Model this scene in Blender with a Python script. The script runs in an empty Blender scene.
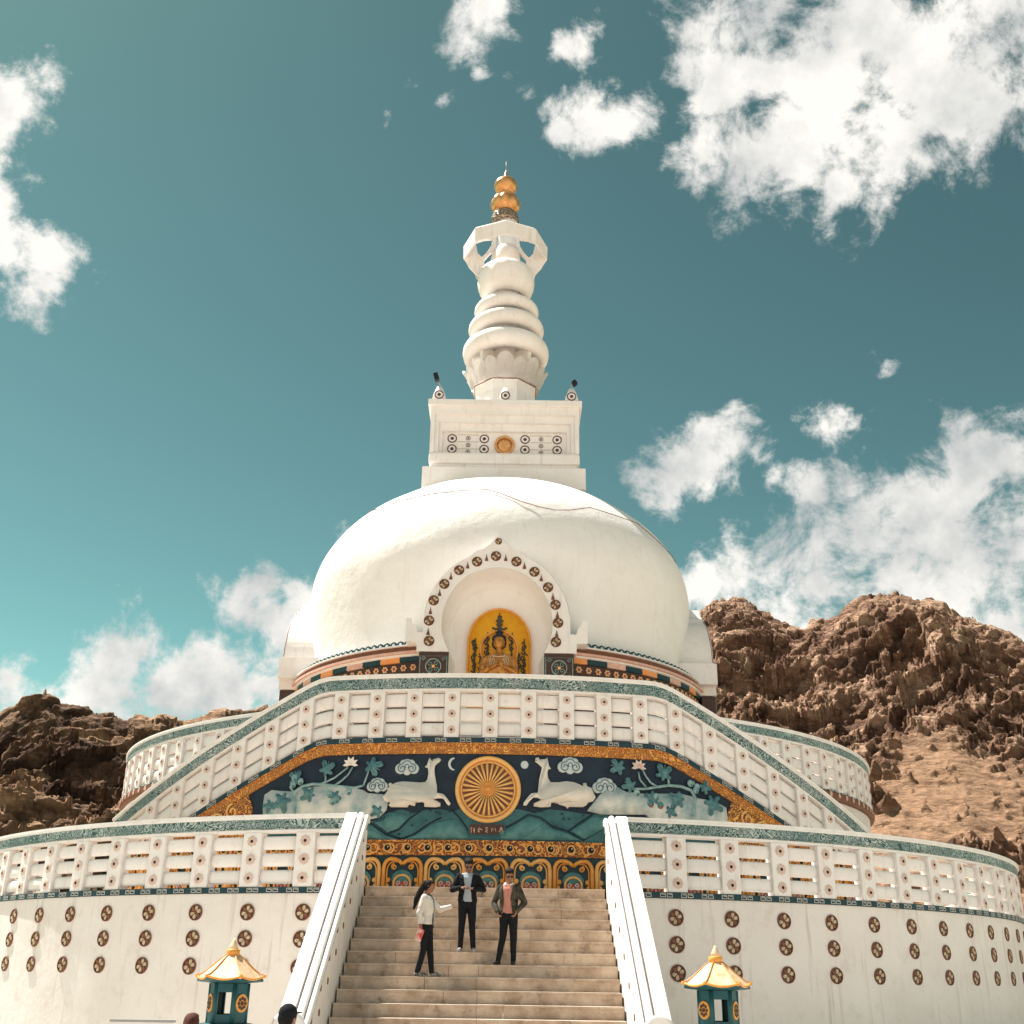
import bpy, bmesh, math, random, json
import numpy as np
import mathutils.noise as mn
from mathutils import Vector, Matrix
from math import sin, cos, pi, radians, degrees, sqrt, atan2
random.seed(7)
T = json.loads('''{"deer_l":[[-1.491,3.245],[-1.453,3.176],[-1.393,3.198],[-1.268,3.235],[-1.212,3.198],[-1.242,3.145],[-1.294,3.113],[-1.355,3.051],[-1.368,2.973],[-1.357,2.85],[-1.325,2.695],[-1.29,2.542],[-1.281,2.389],[-1.187,2.377],[-1.101,2.344],[-1.032,2.268],[-0.937,2.139],[-0.982,2.081],[-1.034,2.132],[-1.109,2.244],[-1.166,2.262],[-1.26,2.261],[-1.369,2.231],[-1.267,2.195],[-1.186,2.131],[-1.19,2.071],[-1.299,2.049],[-1.574,2.058],[-1.571,2.127],[-1.617,2.17],[-1.727,2.17],[-1.799,2.155],[-1.811,2.079],[-1.865,2.085],[-1.955,2.11],[-1.99,2.049],[-2.403,2.054],[-2.46,2.1],[-2.408,2.148],[-2.474,2.173],[-2.572,2.21],[-2.623,2.296],[-2.556,2.363],[-2.497,2.448],[-2.516,2.498],[-2.463,2.528],[-2.49,2.608],[-2.43,2.638],[-2.389,2.595],[-2.292,2.637],[-2.149,2.661],[-1.925,2.65],[-1.702,2.634],[-1.576,2.646],[-1.525,2.711],[-1.505,2.85],[-1.521,2.989],[-1.598,3.014],[-1.547,3.067],[-1.528,3.145]],"deer_r":[[1.409,3.279],[1.433,3.157],[1.448,3.08],[1.495,3.017],[1.429,2.996],[1.41,2.907],[1.429,2.775],[1.487,2.686],[1.682,2.688],[1.877,2.721],[2.073,2.704],[2.221,2.649],[2.307,2.614],[2.3,2.69],[2.368,2.7],[2.394,2.617],[2.504,2.584],[2.55,2.472],[2.604,2.361],[2.539,2.261],[2.421,2.234],[2.373,2.165],[2.302,2.121],[1.944,2.113],[1.912,2.071],[1.866,2.118],[1.688,2.169],[1.65,2.205],[1.507,2.201],[1.488,2.1],[1.257,2.083],[1.077,2.105],[1.096,2.176],[1.218,2.231],[1.264,2.266],[1.179,2.309],[1.072,2.313],[0.977,2.218],[0.905,2.116],[0.828,2.121],[0.835,2.181],[0.96,2.348],[1.025,2.406],[1.179,2.425],[1.197,2.579],[1.216,2.769],[1.262,2.96],[1.277,3.045],[1.195,3.123],[1.113,3.182],[1.124,3.271],[1.194,3.28],[1.222,3.227],[1.292,3.237],[1.354,3.239]],"cloud":[[-2.055,3.013,1.0],[-2.783,2.581,0.9],[1.985,3.106,1.05],[2.855,2.636,1.05]],"moon":[-0.914,3.099],"sun":[0.853,3.103],"rock_l":[[-5.755,1.573],[-5.824,2.167],[-5.802,2.428],[-5.61,2.534],[-5.302,2.5],[-4.999,2.475],[-4.777,2.535],[-4.382,2.583],[-3.895,2.6],[-3.492,2.562],[-3.13,2.468],[-3.008,2.392],[-2.619,2.359],[-2.492,2.168],[-2.52,1.987],[-2.7,1.808],[-2.966,1.76],[-3.181,1.525]],"rock_r":[[2.395,2.034],[2.729,2.439],[2.886,2.548],[3.079,2.519],[3.175,2.634],[3.392,2.526],[3.867,2.504],[4.353,2.529],[4.849,2.557],[5.353,2.467],[5.785,2.434],[6.112,2.29],[6.145,1.756],[4.316,1.663],[3.889,2.006],[2.759,1.96]],"hill":[[-3.756,0.891],[-3.82,1.677],[-3.196,1.741],[-2.81,1.737],[-2.516,1.915],[-2.141,2.007],[-1.835,1.913],[-1.539,1.992],[-1.167,2.007],[-0.869,1.952],[-0.613,2.062],[-0.206,2.016],[0.266,2.023],[0.294,2.023],[0.737,2.031],[1.108,1.946],[1.479,2.049],[2.002,2.007],[2.341,1.96],[2.759,1.96],[3.142,1.902],[4.001,1.793],[4.316,1.663],[4.289,1.016]],"ridge":[[[-3.119,1.74],[-2.883,1.666],[-2.486,1.414],[-2.104,1.307],[-1.811,1.413],[-1.45,1.663],[-1.16,1.807]],[[-2.486,1.414],[-2.19,1.52],[-1.905,1.805],[-1.687,1.949]],[[-0.907,1.987],[-0.716,1.81],[-0.525,1.563],[-0.447,1.422]],[[-3.099,1.453],[-2.873,1.523],[-2.559,1.379]],[[0.23,1.502],[0.594,1.685],[0.96,1.907],[1.256,1.842],[1.553,1.636],[1.924,1.539],[2.301,1.8],[2.53,1.952]],[[1.924,1.539],[2.296,1.337],[2.752,1.601],[3.063,1.827]],[[0.745,1.299],[1.037,1.482],[1.331,1.701]]],"hillpatch":[[[-3.097,1.653],[-2.88,1.623],[-2.499,1.378],[-2.177,1.279],[-3.048,1.268]],[[-2.065,1.293],[-1.772,1.392],[-1.376,1.649],[-0.936,1.765],[-0.751,1.738],[-0.523,1.492],[-0.48,1.288]],[[-2.451,1.464],[-2.192,1.555],[-1.922,1.841],[-2.441,1.936],[-2.581,1.736],[-2.808,1.694]],[[0.26,1.467],[0.609,1.643],[0.96,1.85],[1.227,1.799],[1.523,1.592],[1.887,1.488],[2.221,1.342],[0.307,1.291]],[[1.999,1.548],[2.338,1.759],[2.545,1.909],[3.065,1.885],[2.829,1.639],[2.334,1.36]]],"stemL":[[[-4.914,1.88],[-4.903,2.101],[-4.959,2.325],[-4.94,2.473],[-4.758,2.594],[-4.471,2.645],[-4.14,2.621],[-3.731,2.567],[-3.37,2.53],[-3.138,2.578]],[[-4.304,2.626],[-4.105,2.695],[-3.909,2.779],[-3.756,2.887],[-3.567,3.032]],[[-3.893,2.585],[-3.703,2.715],[-3.553,2.845],[-3.446,3.03]],[[-4.953,2.436],[-5.096,2.59],[-4.981,2.721]],[[-4.141,2.636],[-4.137,2.785],[-4.183,2.936]],[[-3.137,2.571],[-3.072,2.762],[-3.008,2.984]]],"stemR":[[[5.124,2.031],[5.204,2.257],[5.234,2.482],[5.125,2.663],[4.858,2.737],[4.526,2.747],[4.196,2.684],[3.871,2.622],[3.552,2.607]],[[4.197,2.699],[4.038,2.787],[3.922,2.93],[3.846,3.076],[3.744,3.146]],[[3.913,2.669],[3.758,2.847],[3.724,3.032]],[[4.525,2.732],[4.518,2.926],[4.415,3.033]],[[5.191,2.629],[5.251,2.783],[5.205,2.894]],[[3.552,2.607],[3.474,2.647]]],"leaf":[[-4.129,2.972,10,75],[-2.951,3.072,11,-30],[-5.261,2.282,13,250],[-4.53,2.387,10,170],[-3.874,2.349,8,300],[-2.708,1.938,8,170],[-4.944,2.773,9,100],[-5.612,2.16,8,220],[3.234,3.119,10,170],[4.389,2.994,11,80],[3.514,2.664,9,150],[4.089,2.419,9,200],[4.775,2.404,11,190],[5.712,2.4,13,290],[4.513,2.095,8,10],[5.497,2.724,8,40]],"bud":[[-4.991,2.812,0],[-4.812,2.716,0],[-5.017,2.648,0],[-3.999,2.396,0],[-3.802,2.244,0],[-3.498,2.437,0],[-3.902,2.202,0],[3.66,2.523,0],[4.019,2.268,1],[4.276,2.244,1],[4.17,2.445,0],[5.117,2.828,0],[5.3,2.749,0],[5.261,2.671,0]],"flower":[[-3.492,3.106],[3.728,3.145]],"plaque":[[-0.48,1.678],[0.397,1.398]],"glyph":[[[-0.422,1.588],[-0.416,1.45]],[[-0.44,1.569],[-0.401,1.572]],[[-0.376,1.576],[-0.343,1.463]],[[-0.338,1.587],[-0.343,1.445]],[[-0.375,1.519],[-0.323,1.526]],[[-0.271,1.54],[-0.174,1.551]],[[-0.227,1.597],[-0.244,1.465]],[[-0.264,1.502],[-0.205,1.471]],[[-0.22,1.546],[-0.148,1.529]],[[-0.084,1.58],[-0.019,1.581]],[[-0.032,1.574],[-0.073,1.536],[-0.024,1.524]],[[-0.024,1.524],[-0.082,1.486]],[[-0.069,1.477],[-0.017,1.474]],[[0.074,1.482],[0.085,1.57],[0.119,1.52],[0.15,1.577],[0.175,1.489]],[[0.06,1.544],[0.101,1.555]],[[0.305,1.605],[0.262,1.491]],[[0.267,1.554],[0.345,1.561]],[[0.3,1.558],[0.34,1.486]],[[0.24,1.484],[0.288,1.51]],[[0.314,1.517],[0.346,1.523]]],"fac":[[0.0,11.409],[0.242,11.156],[0.483,10.971],[0.894,10.714],[1.388,10.42],[1.824,9.948],[2.144,9.374],[2.295,8.771],[2.316,8.136],[2.499,8.13],[2.551,8.31],[2.664,8.429],[2.7,8.597],[2.868,8.596],[2.852,7.843],[2.512,7.832],[2.502,7.524]],"fin":[[0.0,10.333],[0.649,10.201],[1.125,9.912],[1.508,9.409],[1.708,8.843],[1.747,8.282],[1.643,7.867],[1.493,7.524]],"fmed":[[-0.076,10.72],[-0.684,10.52],[-1.251,10.22],[-1.712,9.743],[-2.03,9.187],[-2.15,8.516],[-2.122,7.85],[0.586,10.54],[1.171,10.2],[1.609,9.68],[1.846,9.099],[1.925,8.502],[1.856,7.876]],"ftop":[-0.071,11.186],"ftri":[[-0.378,10.65],[-0.982,10.384],[-1.51,9.998],[-1.85,9.44],[-2.117,8.832],[-2.161,8.147],[0.241,10.659],[0.848,10.398],[1.391,9.986],[1.765,9.368],[1.906,8.768],[1.883,8.139]],"sky":[[-27.3,9.95],[-24.94,11.01],[-24.5,11.48],[-24.1,11.75],[-23.57,11.99],[-22.88,11.97],[-22.3,11.74],[-21.49,11.87],[-20.74,11.8],[-20.06,11.62],[-19.08,11.32],[-18.13,11.3],[-17.57,11.44],[-17.16,11.23],[-16.45,11.33],[-15.76,11.62],[-14.81,11.93],[-13.11,12.24],[-11.39,12.69],[-8.92,13.83],[-4.78,14.76],[0.55,15.14],[5.9,16.16],[9.12,16.86],[10.48,17.48],[11.08,17.91],[12.09,18.02],[12.76,17.83],[13.45,17.39],[14.1,17.05],[14.82,16.51],[15.56,16.27],[15.95,16.69],[16.76,16.64],[17.37,16.79],[17.81,17.16],[18.55,17.5],[19.25,17.59],[19.93,17.48],[20.44,17.63],[21.14,17.42],[21.86,17.39],[22.39,17.1],[22.94,16.61],[23.78,15.99],[24.84,15.46],[25.36,15.31],[25.85,14.98],[27.33,14.35],[28.84,13.27]],"clouds":[[0.1634,0.667,0.7269,0.031],[0.1943,0.6586,0.727,0.0307],[0.1481,0.6743,0.7235,0.018],[0.1706,0.6988,0.6947,0.0299],[0.1957,0.6979,0.6889,0.0248],[0.143,0.7022,0.6975,0.015],[0.1583,0.7451,0.6479,0.0239],[0.1478,0.7502,0.6445,0.0154],[0.2554,0.705,0.6616,0.0544],[0.2825,0.716,0.6384,0.0412],[0.2275,0.7221,0.6534,0.0334],[0.3259,0.6585,0.6784,0.0633],[0.3699,0.6528,0.6611,0.0608],[0.3828,0.6274,0.6781,0.0688],[0.3462,0.6806,0.6457,0.0335],[0.2852,0.6467,0.7074,0.0475],[0.312,0.7155,0.6251,0.0262],[0.2998,0.7349,0.6083,0.0232],[0.2014,0.7424,0.6389,0.0356],[0.2379,0.7385,0.6309,0.0336],[0.2733,0.7326,0.6234,0.035],[0.3071,0.7229,0.619,0.0297],[0.3365,0.715,0.6128,0.0212],[0.0956,0.734,0.6724,0.0239],[0.0657,0.7317,0.6785,0.0205],[0.0446,0.7371,0.6743,0.012],[0.0802,0.733,0.6755,0.0239],[-0.0326,0.6805,0.7321,0.0265],[-0.0242,0.6916,0.7219,0.0233],[-0.0409,0.6969,0.716,0.0201],[-0.0359,0.7135,0.6997,0.0101],[0.0427,0.696,0.7167,0.0117],[0.0534,0.6928,0.7191,0.0133],[-0.0898,0.7187,0.6895,0.0101],[-0.0562,0.7278,0.6835,0.0085],[-0.1147,0.7323,0.6712,0.006],[0.0075,0.7234,0.6904,0.0076],[0.0296,0.7257,0.6874,0.0094],[-0.396,0.6692,0.6288,0.0266],[-0.4065,0.6808,0.6093,0.0204],[-0.3744,0.6669,0.6443,0.0157],[-0.4127,0.7175,0.5611,0.024],[-0.4075,0.7404,0.5346,0.034],[-0.3785,0.7557,0.5344,0.0246],[-0.359,0.76,0.5418,0.0149],[-0.4008,0.7609,0.5103,0.018],[-0.4098,0.6993,0.5857,0.0143],[0.1658,0.889,0.4269,0.034],[0.1975,0.8788,0.4344,0.0249],[0.1765,0.8911,0.4182,0.0304],[0.1436,0.9036,0.4036,0.0234],[0.1287,0.9092,0.396,0.0126],[0.1591,0.8957,0.4151,0.0269],[0.2717,0.8532,0.4453,0.0174],[0.2278,0.8841,0.408,0.0124],[0.2451,0.8951,0.3725,0.0141],[0.2652,0.8796,0.3949,0.0228],[0.2933,0.8709,0.3944,0.0226],[0.3097,0.8839,0.3503,0.0536],[0.3552,0.8607,0.3647,0.0527],[0.3943,0.8322,0.3897,0.0434],[0.4185,0.8206,0.3893,0.0412],[0.2204,0.9212,0.3207,0.0513],[0.1734,0.9318,0.3189,0.0304],[0.27,0.9105,0.3132,0.0646],[0.3329,0.8856,0.3238,0.0685],[0.3917,0.8609,0.3247,0.0669],[0.4119,0.8712,0.2673,0.0462],[0.3627,0.8835,0.2966,0.0507],[0.2371,0.9257,0.2947,0.044],[0.1603,0.9295,0.3321,0.0143],[0.3122,0.8113,0.4943,0.0051],[0.3255,0.81,0.4878,0.006],[-0.4051,0.89,0.2093,0.0229],[-0.3837,0.9007,0.2038,0.0231],[-0.3229,0.9174,0.2327,0.0374],[-0.3085,0.9176,0.2506,0.0223],[-0.3479,0.9133,0.2116,0.0319],[-0.2873,0.9315,0.2229,0.043],[-0.2471,0.9426,0.2244,0.0478],[-0.2379,0.9258,0.2938,0.0299],[-0.2197,0.9282,0.3004,0.0265],[-0.2054,0.9384,0.2779,0.0336],[-0.248,0.9218,0.2978,0.0193],[-0.1901,0.9473,0.2579,0.0487],[-0.1873,0.9352,0.3004,0.0302],[-0.2187,0.9471,0.2349,0.0526],[-0.1803,0.9566,0.2288,0.0441],[-0.2643,0.9337,0.2414,0.0312],[-0.1605,0.9487,0.2725,0.0535],[-0.3724,0.9069,0.1971,0.0249]],"cam":[[0.45,-24.5,-1.68],[0.99989,-0.00575,0.01368],[-0.01483,-0.38747,0.92176],[0.0,0.92186,0.38752]],"cable":[[-4.925,13.387,14.16],[-4.347,12.311,13.874],[-3.558,11.615,13.863],[-2.446,10.977,13.874],[-1.374,10.583,13.852],[-0.429,10.397,13.822],[0.027,10.196,13.609],[0.717,9.943,13.21],[1.399,9.901,12.981],[1.912,9.978,12.911],[2.435,10.193,13.01],[3.162,10.715,13.337],[3.706,10.984,13.289],[4.265,11.35,13.26],[4.936,11.974,13.297],[5.422,12.23,12.982],[5.896,12.633,12.721],[6.312,13.096,12.476],[6.465,13.213,12.25]]}''')
SC = bpy.context.scene
COL = SC.collection
YC = 16.7      # centre of the round monument
XC = 0.10
XS = 0.03      # centre of dome and spire
GZ = -3.7      # forecourt level (stair head is z = 0)

# ---------------------------------------------------------------- materials
def nt(name):
    m = bpy.data.materials.new(name); m.use_nodes = True
    n = m.node_tree.nodes; l = m.node_tree.links
    return m, n, l, n['Principled BSDF']
def node(n, typ, **kw):
    x = n.new(typ)
    for k, v in kw.items():
        if k.startswith('_'): x.inputs[k[1:].replace('_', ' ')].default_value = v
        else: setattr(x, k, v)
    return x
def mat(name, col, rough=.7, col2=None, scale=3., amt=.5, bump=0., bscale=20., metal=0., streak=None, detail=6, spec=.3, dirt=None):
    """base colour mixed with col2 by noise, optional vertical streaks, optional bump"""
    m, n, l, p = nt(name)
    p.inputs['Roughness'].default_value = rough; p.inputs['Metallic'].default_value = metal
    p.inputs['Specular IOR Level'].default_value = spec
    geo = n.new('ShaderNodeNewGeometry')
    pos = geo.outputs['Position']
    cur = None
    if col2 is None:
        col2 = tuple(c*.82 for c in col)
    nz = node(n, 'ShaderNodeTexNoise', _Scale=scale, _Detail=detail, _Roughness=.6); l.new(pos, nz.inputs['Vector'])
    mr = node(n, 'ShaderNodeMapRange', _From_Min=.35, _From_Max=.7, _To_Min=0, _To_Max=amt); l.new(nz.outputs['Fac'], mr.inputs['Value'])
    mx = node(n, 'ShaderNodeMix', data_type='RGBA'); mx.inputs['A'].default_value = (*col, 1); mx.inputs['B'].default_value = (*col2, 1)
    l.new(mr.outputs['Result'], mx.inputs['Factor']); cur = mx.outputs['Result']
    if streak:
        mp = node(n, 'ShaderNodeMapping'); mp.inputs['Scale'].default_value = (1, 1, .07); l.new(pos, mp.inputs['Vector'])
        n2 = node(n, 'ShaderNodeTexNoise', _Scale=6., _Detail=5, _Roughness=.65); l.new(mp.outputs['Vector'], n2.inputs['Vector'])
        m2 = node(n, 'ShaderNodeMapRange', _From_Min=.56, _From_Max=.78, _To_Min=0, _To_Max=streak[1]); l.new(n2.outputs['Fac'], m2.inputs['Value'])
        x2 = node(n, 'ShaderNodeMix', data_type='RGBA'); x2.inputs['B'].default_value = (*streak[0], 1)
        l.new(cur, x2.inputs['A']); l.new(m2.outputs['Result'], x2.inputs['Factor']); cur = x2.outputs['Result']
    if dirt:
        n3 = node(n, 'ShaderNodeTexNoise', _Scale=dirt[2], _Detail=8, _Roughness=.7); l.new(pos, n3.inputs['Vector'])
        m3 = node(n, 'ShaderNodeMapRange', _From_Min=.55, _From_Max=.75, _To_Min=0, _To_Max=dirt[1]); l.new(n3.outputs['Fac'], m3.inputs['Value'])
        x3 = node(n, 'ShaderNodeMix', data_type='RGBA'); x3.inputs['B'].default_value = (*dirt[0], 1)
        l.new(cur, x3.inputs['A']); l.new(m3.outputs['Result'], x3.inputs['Factor']); cur = x3.outputs['Result']
    l.new(cur, p.inputs['Base Color'])
    if bump:
        nb = node(n, 'ShaderNodeTexNoise', _Scale=bscale, _Detail=6, _Roughness=.6); l.new(pos, nb.inputs['Vector'])
        bp = node(n, 'ShaderNodeBump', _Strength=1., _Distance=bump); l.new(nb.outputs['Fac'], bp.inputs['Height'])
        l.new(bp.outputs['Normal'], p.inputs['Normal'])
    return m
def curl_mat(name, colA, colB, scale, width=.05, bump=.02, rough=.5, colC=None, metal=0., dist=1.2):
    """carved scroll-work: winding ridges (colA) over a recessed ground (colB)"""
    m, n, l, p = nt(name)
    p.inputs['Roughness'].default_value = rough; p.inputs['Metallic'].default_value = metal
    geo = n.new('ShaderNodeNewGeometry')
    nz = node(n, 'ShaderNodeTexNoise', _Scale=scale, _Detail=1., _Roughness=.4, _Distortion=dist); l.new(geo.outputs['Position'], nz.inputs['Vector'])
    sb = node(n, 'ShaderNodeMath', operation='MULTIPLY'); l.new(nz.outputs['Fac'], sb.inputs[0]); sb.inputs[1].default_value = 7
    fr = node(n, 'ShaderNodeMath', operation='PINGPONG'); l.new(sb.outputs[0], fr.inputs[0]); fr.inputs[1].default_value = .5
    mr = node(n, 'ShaderNodeMapRange', _From_Min=.25-width, _From_Max=.25+width); l.new(fr.outputs[0], mr.inputs['Value'])
    mx = node(n, 'ShaderNodeMix', data_type='RGBA'); mx.inputs['A'].default_value = (*colA, 1); mx.inputs['B'].default_value = (*colB, 1)
    l.new(mr.outputs['Result'], mx.inputs['Factor']); cur = mx.outputs['Result']
    n2 = node(n, 'ShaderNodeTexNoise', _Scale=scale*.35, _Detail=4); l.new(geo.outputs['Position'], n2.inputs['Vector'])
    m2 = node(n, 'ShaderNodeMapRange', _From_Min=.42, _From_Max=.62, _To_Max=.75); l.new(n2.outputs['Fac'], m2.inputs['Value'])
    x2 = node(n, 'ShaderNodeMix', data_type='RGBA'); x2.inputs['B'].default_value = (*(colC or tuple(.6*c for c in colA)), 1)
    l.new(cur, x2.inputs['A']); l.new(m2.outputs['Result'], x2.inputs['Factor'])
    x3 = node(n, 'ShaderNodeMix', data_type='RGBA')
    l.new(mr.outputs['Result'], x3.inputs['Factor']); l.new(x2.outputs['Result'], x3.inputs['A']); l.new(cur, x3.inputs['B'])
    l.new(x3.outputs['Result'], p.inputs['Base Color'])
    iv = node(n, 'ShaderNodeMath', operation='SUBTRACT'); iv.inputs[0].default_value = 1; l.new(mr.outputs['Result'], iv.inputs[1])
    bp = node(n, 'ShaderNodeBump', _Strength=1., _Distance=bump); l.new(iv.outputs[0], bp.inputs['Height']); l.new(bp.outputs['Normal'], p.inputs['Normal'])
    return m
WARM = (.83, .80, .775)
M = {}
M['white'] = mat('white_plaster', WARM, .75, (.75, .70, .65), 1.3, .7, .010, 6, streak=((.50, .43, .36), .6), dirt=((.62, .55, .48), .45, 2.5))
M['dome'] = mat('dome_limewash', (.86, .84, .815), .8, (.80, .765, .73), .5, .8, .05, 1.3, streak=((.66, .60, .53), .5), dirt=((.70, .64, .57), .5, 1.1))
M['coping'] = mat('white_enamel_coping', (.83, .81, .785), .5, (.72, .69, .65), 4, .7, .004, 20, streak=((.45, .40, .34), .35), dirt=((.50, .45, .40), .45, 5))
M['panelwhite'] = mat('cream_baluster_plaster', (.82, .78, .745), .7, (.75, .705, .665), 3, .7, .008, 14, streak=((.50, .39, .30), .5), dirt=((.56, .45, .36), .5, 4))
M['wall'] = mat('cream_wall_plaster', (.79, .74, .695), .8, (.71, .655, .605), .9, .8, .012, 5, streak=((.46, .37, .29), .75), dirt=((.55, .46, .38), .5, 2.2))
M['step'] = mat('worn_step_stone', (.58, .475, .375), .85, (.36, .265, .19), 3, 1., .012, 25, dirt=((.11, .08, .055), .9, 3.2))
M['paving'] = mat('forecourt_paving', (.56, .505, .455), .9, (.48, .43, .38), .8, .9, .01, 12)
M['earth'] = mat('dry_earth', (.42, .32, .23), .95, (.34, .25, .18), .05, .9)
M['teal'] = mat('teal_paint', (.035, .17, .185), .55, (.02, .11, .13), 5, .8, .004, 30)
M['darkteal'] = mat('dark_teal_paint', (.010, .034, .048), .5, (.015, .055, .07), 6, .8)
M['navy'] = mat('night_blue_ground', (.010, .018, .035), .6, (.015, .035, .055), 3, .9)
M['hill'] = mat('sea_green_hills', (.055, .16, .17), .65, (.02, .075, .09), 2.3, .9, .01, 18)
M['hill2'] = mat('pale_sea_green', (.12, .28, .275), .65, (.05, .155, .165), 4, .9, .01, 18)
M['rockpaint'] = mat('pale_painted_rock', (.74, .72, .66), .7, (.22, .36, .38), 1.9, 1.1, .02, 7)
M['deer'] = mat('cream_deer_paint', (.84, .78, .70), .6, (.72, .63, .53), 5, .7)
M['leaf'] = mat('blue_green_leaf', (.12, .27, .285), .6, (.03, .10, .125), 9, .9)
M['leaf2'] = mat('grey_green_stem', (.32, .46, .45), .6, (.12, .24, .25), 7, .9)
M['petal'] = mat('pink_petal', (.62, .40, .34), .6, (.70, .62, .55), 9, .9)
M['cloudpaint'] = mat('painted_cloud_white', (.56, .62, .62), .6, (.40, .50, .52), 6, .7)
M['cloudline'] = mat('painted_cloud_blue', (.055, .12, .15), .6)
M['gold'] = mat('ochre_gold_paint', (.80, .36, .065), .42, (.62, .24, .035), 9, .8, .004, 40, spec=.5)
M['palegold'] = mat('pale_gold_paint', (.86, .50, .17), .42, (.74, .36, .09), 9, .8, .003, 40, spec=.5)
M['cream'] = mat('cream_gold_paint', (.78, .62, .42), .45, (.66, .46, .26), 9, .8)
M['goldcarve'] = curl_mat('carved_gold_scrolls', (.88, .42, .08), (.20, .045, .02), 2.6, .10, .03, .45, (.80, .30, .05), dist=2.2)
M['goldfine'] = curl_mat('fine_gold_carving', (.90, .42, .08), (.33, .085, .02), 4.2, .11, .02, .45, (.82, .32, .05), dist=2.2)
M['floral'] = curl_mat('green_floral_band', (.46, .53, .50), (.022, .07, .068), 3.0, .07, .006, .6, (.16, .27, .26), dist=3.)
M['keyline'] = mat('key_pattern_cream', (.60, .58, .52), .6)
M['darkbrown'] = mat('dark_brown_paint', (.055, .030, .022), .5, (.10, .05, .035), 14, .8)
M['brown'] = mat('brown_band_paint', (.21, .085, .045), .6, (.13, .05, .03), 5, .8)
M['orange'] = mat('orange_paint', (.80, .27, .06), .55, (.70, .38, .20), 4, .8)
M['peach'] = mat('faded_pink_paint', (.72, .47, .38), .6, (.58, .30, .24), 6, .9)
M['rose'] = mat('pale_rose_paint', (.68, .56, .49), .65, (.55, .41, .34), 10, .8)
M['hole'] = mat('dark_red_hole', (.05, .018, .014), .8)
M['red'] = mat('red_paint', (.50, .09, .05), .55, (.40, .06, .04), 8, .7)
M['wheelgold'] = mat('orange_gold_wheel', (.72, .31, .055), .38, (.58, .21, .03), 8, .7, spec=.6)
M['metalgold'] = mat('gilded_copper', (.74, .40, .16), .30, (.50, .22, .07), 4, .9, metal=.6, spec=.6)
M['collar'] = curl_mat('wrought_gilt_collar', (.62, .50, .38), (.10, .07, .05), 5, .12, .03, .4, metal=.4)
M['bronze'] = mat('blackened_bronze', (.035, .045, .05), .45, (.10, .08, .04), 20, .8)
M['statuegold'] = mat('statue_gold', (.62, .27, .045), .30, (.22, .08, .02), 9, 1., metal=.45, spec=.6)
M['yellow'] = mat('yellow_gold_panel', (.86, .44, .03), .45, (.80, .34, .015), 5, .8)
M['ringdark'] = mat('aubergine_paint', (.09, .045, .055), .5)
M['rust'] = mat('rust_paint', (.24, .09, .045), .5, (.12, .045, .025), 9, .8)
M['petalcream'] = mat('petal_cream_paint', (.62, .50, .34), .5, (.30, .18, .09), 12, .8)
M['black'] = mat('black_rubber', (.012, .012, .013), .6)
M['grey'] = mat('grey_metal', (.35, .34, .33), .5)
M['lanternroof'] = mat('lantern_cream_gold', (.80, .60, .42), .55, (.62, .36, .17), 6, .9, .006, 22, dirt=((.34, .20, .10), .6, 9))
M['lanternteal'] = mat('lantern_teal', (.012, .068, .080), .5, (.02, .10, .105), 5, .8)

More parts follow.
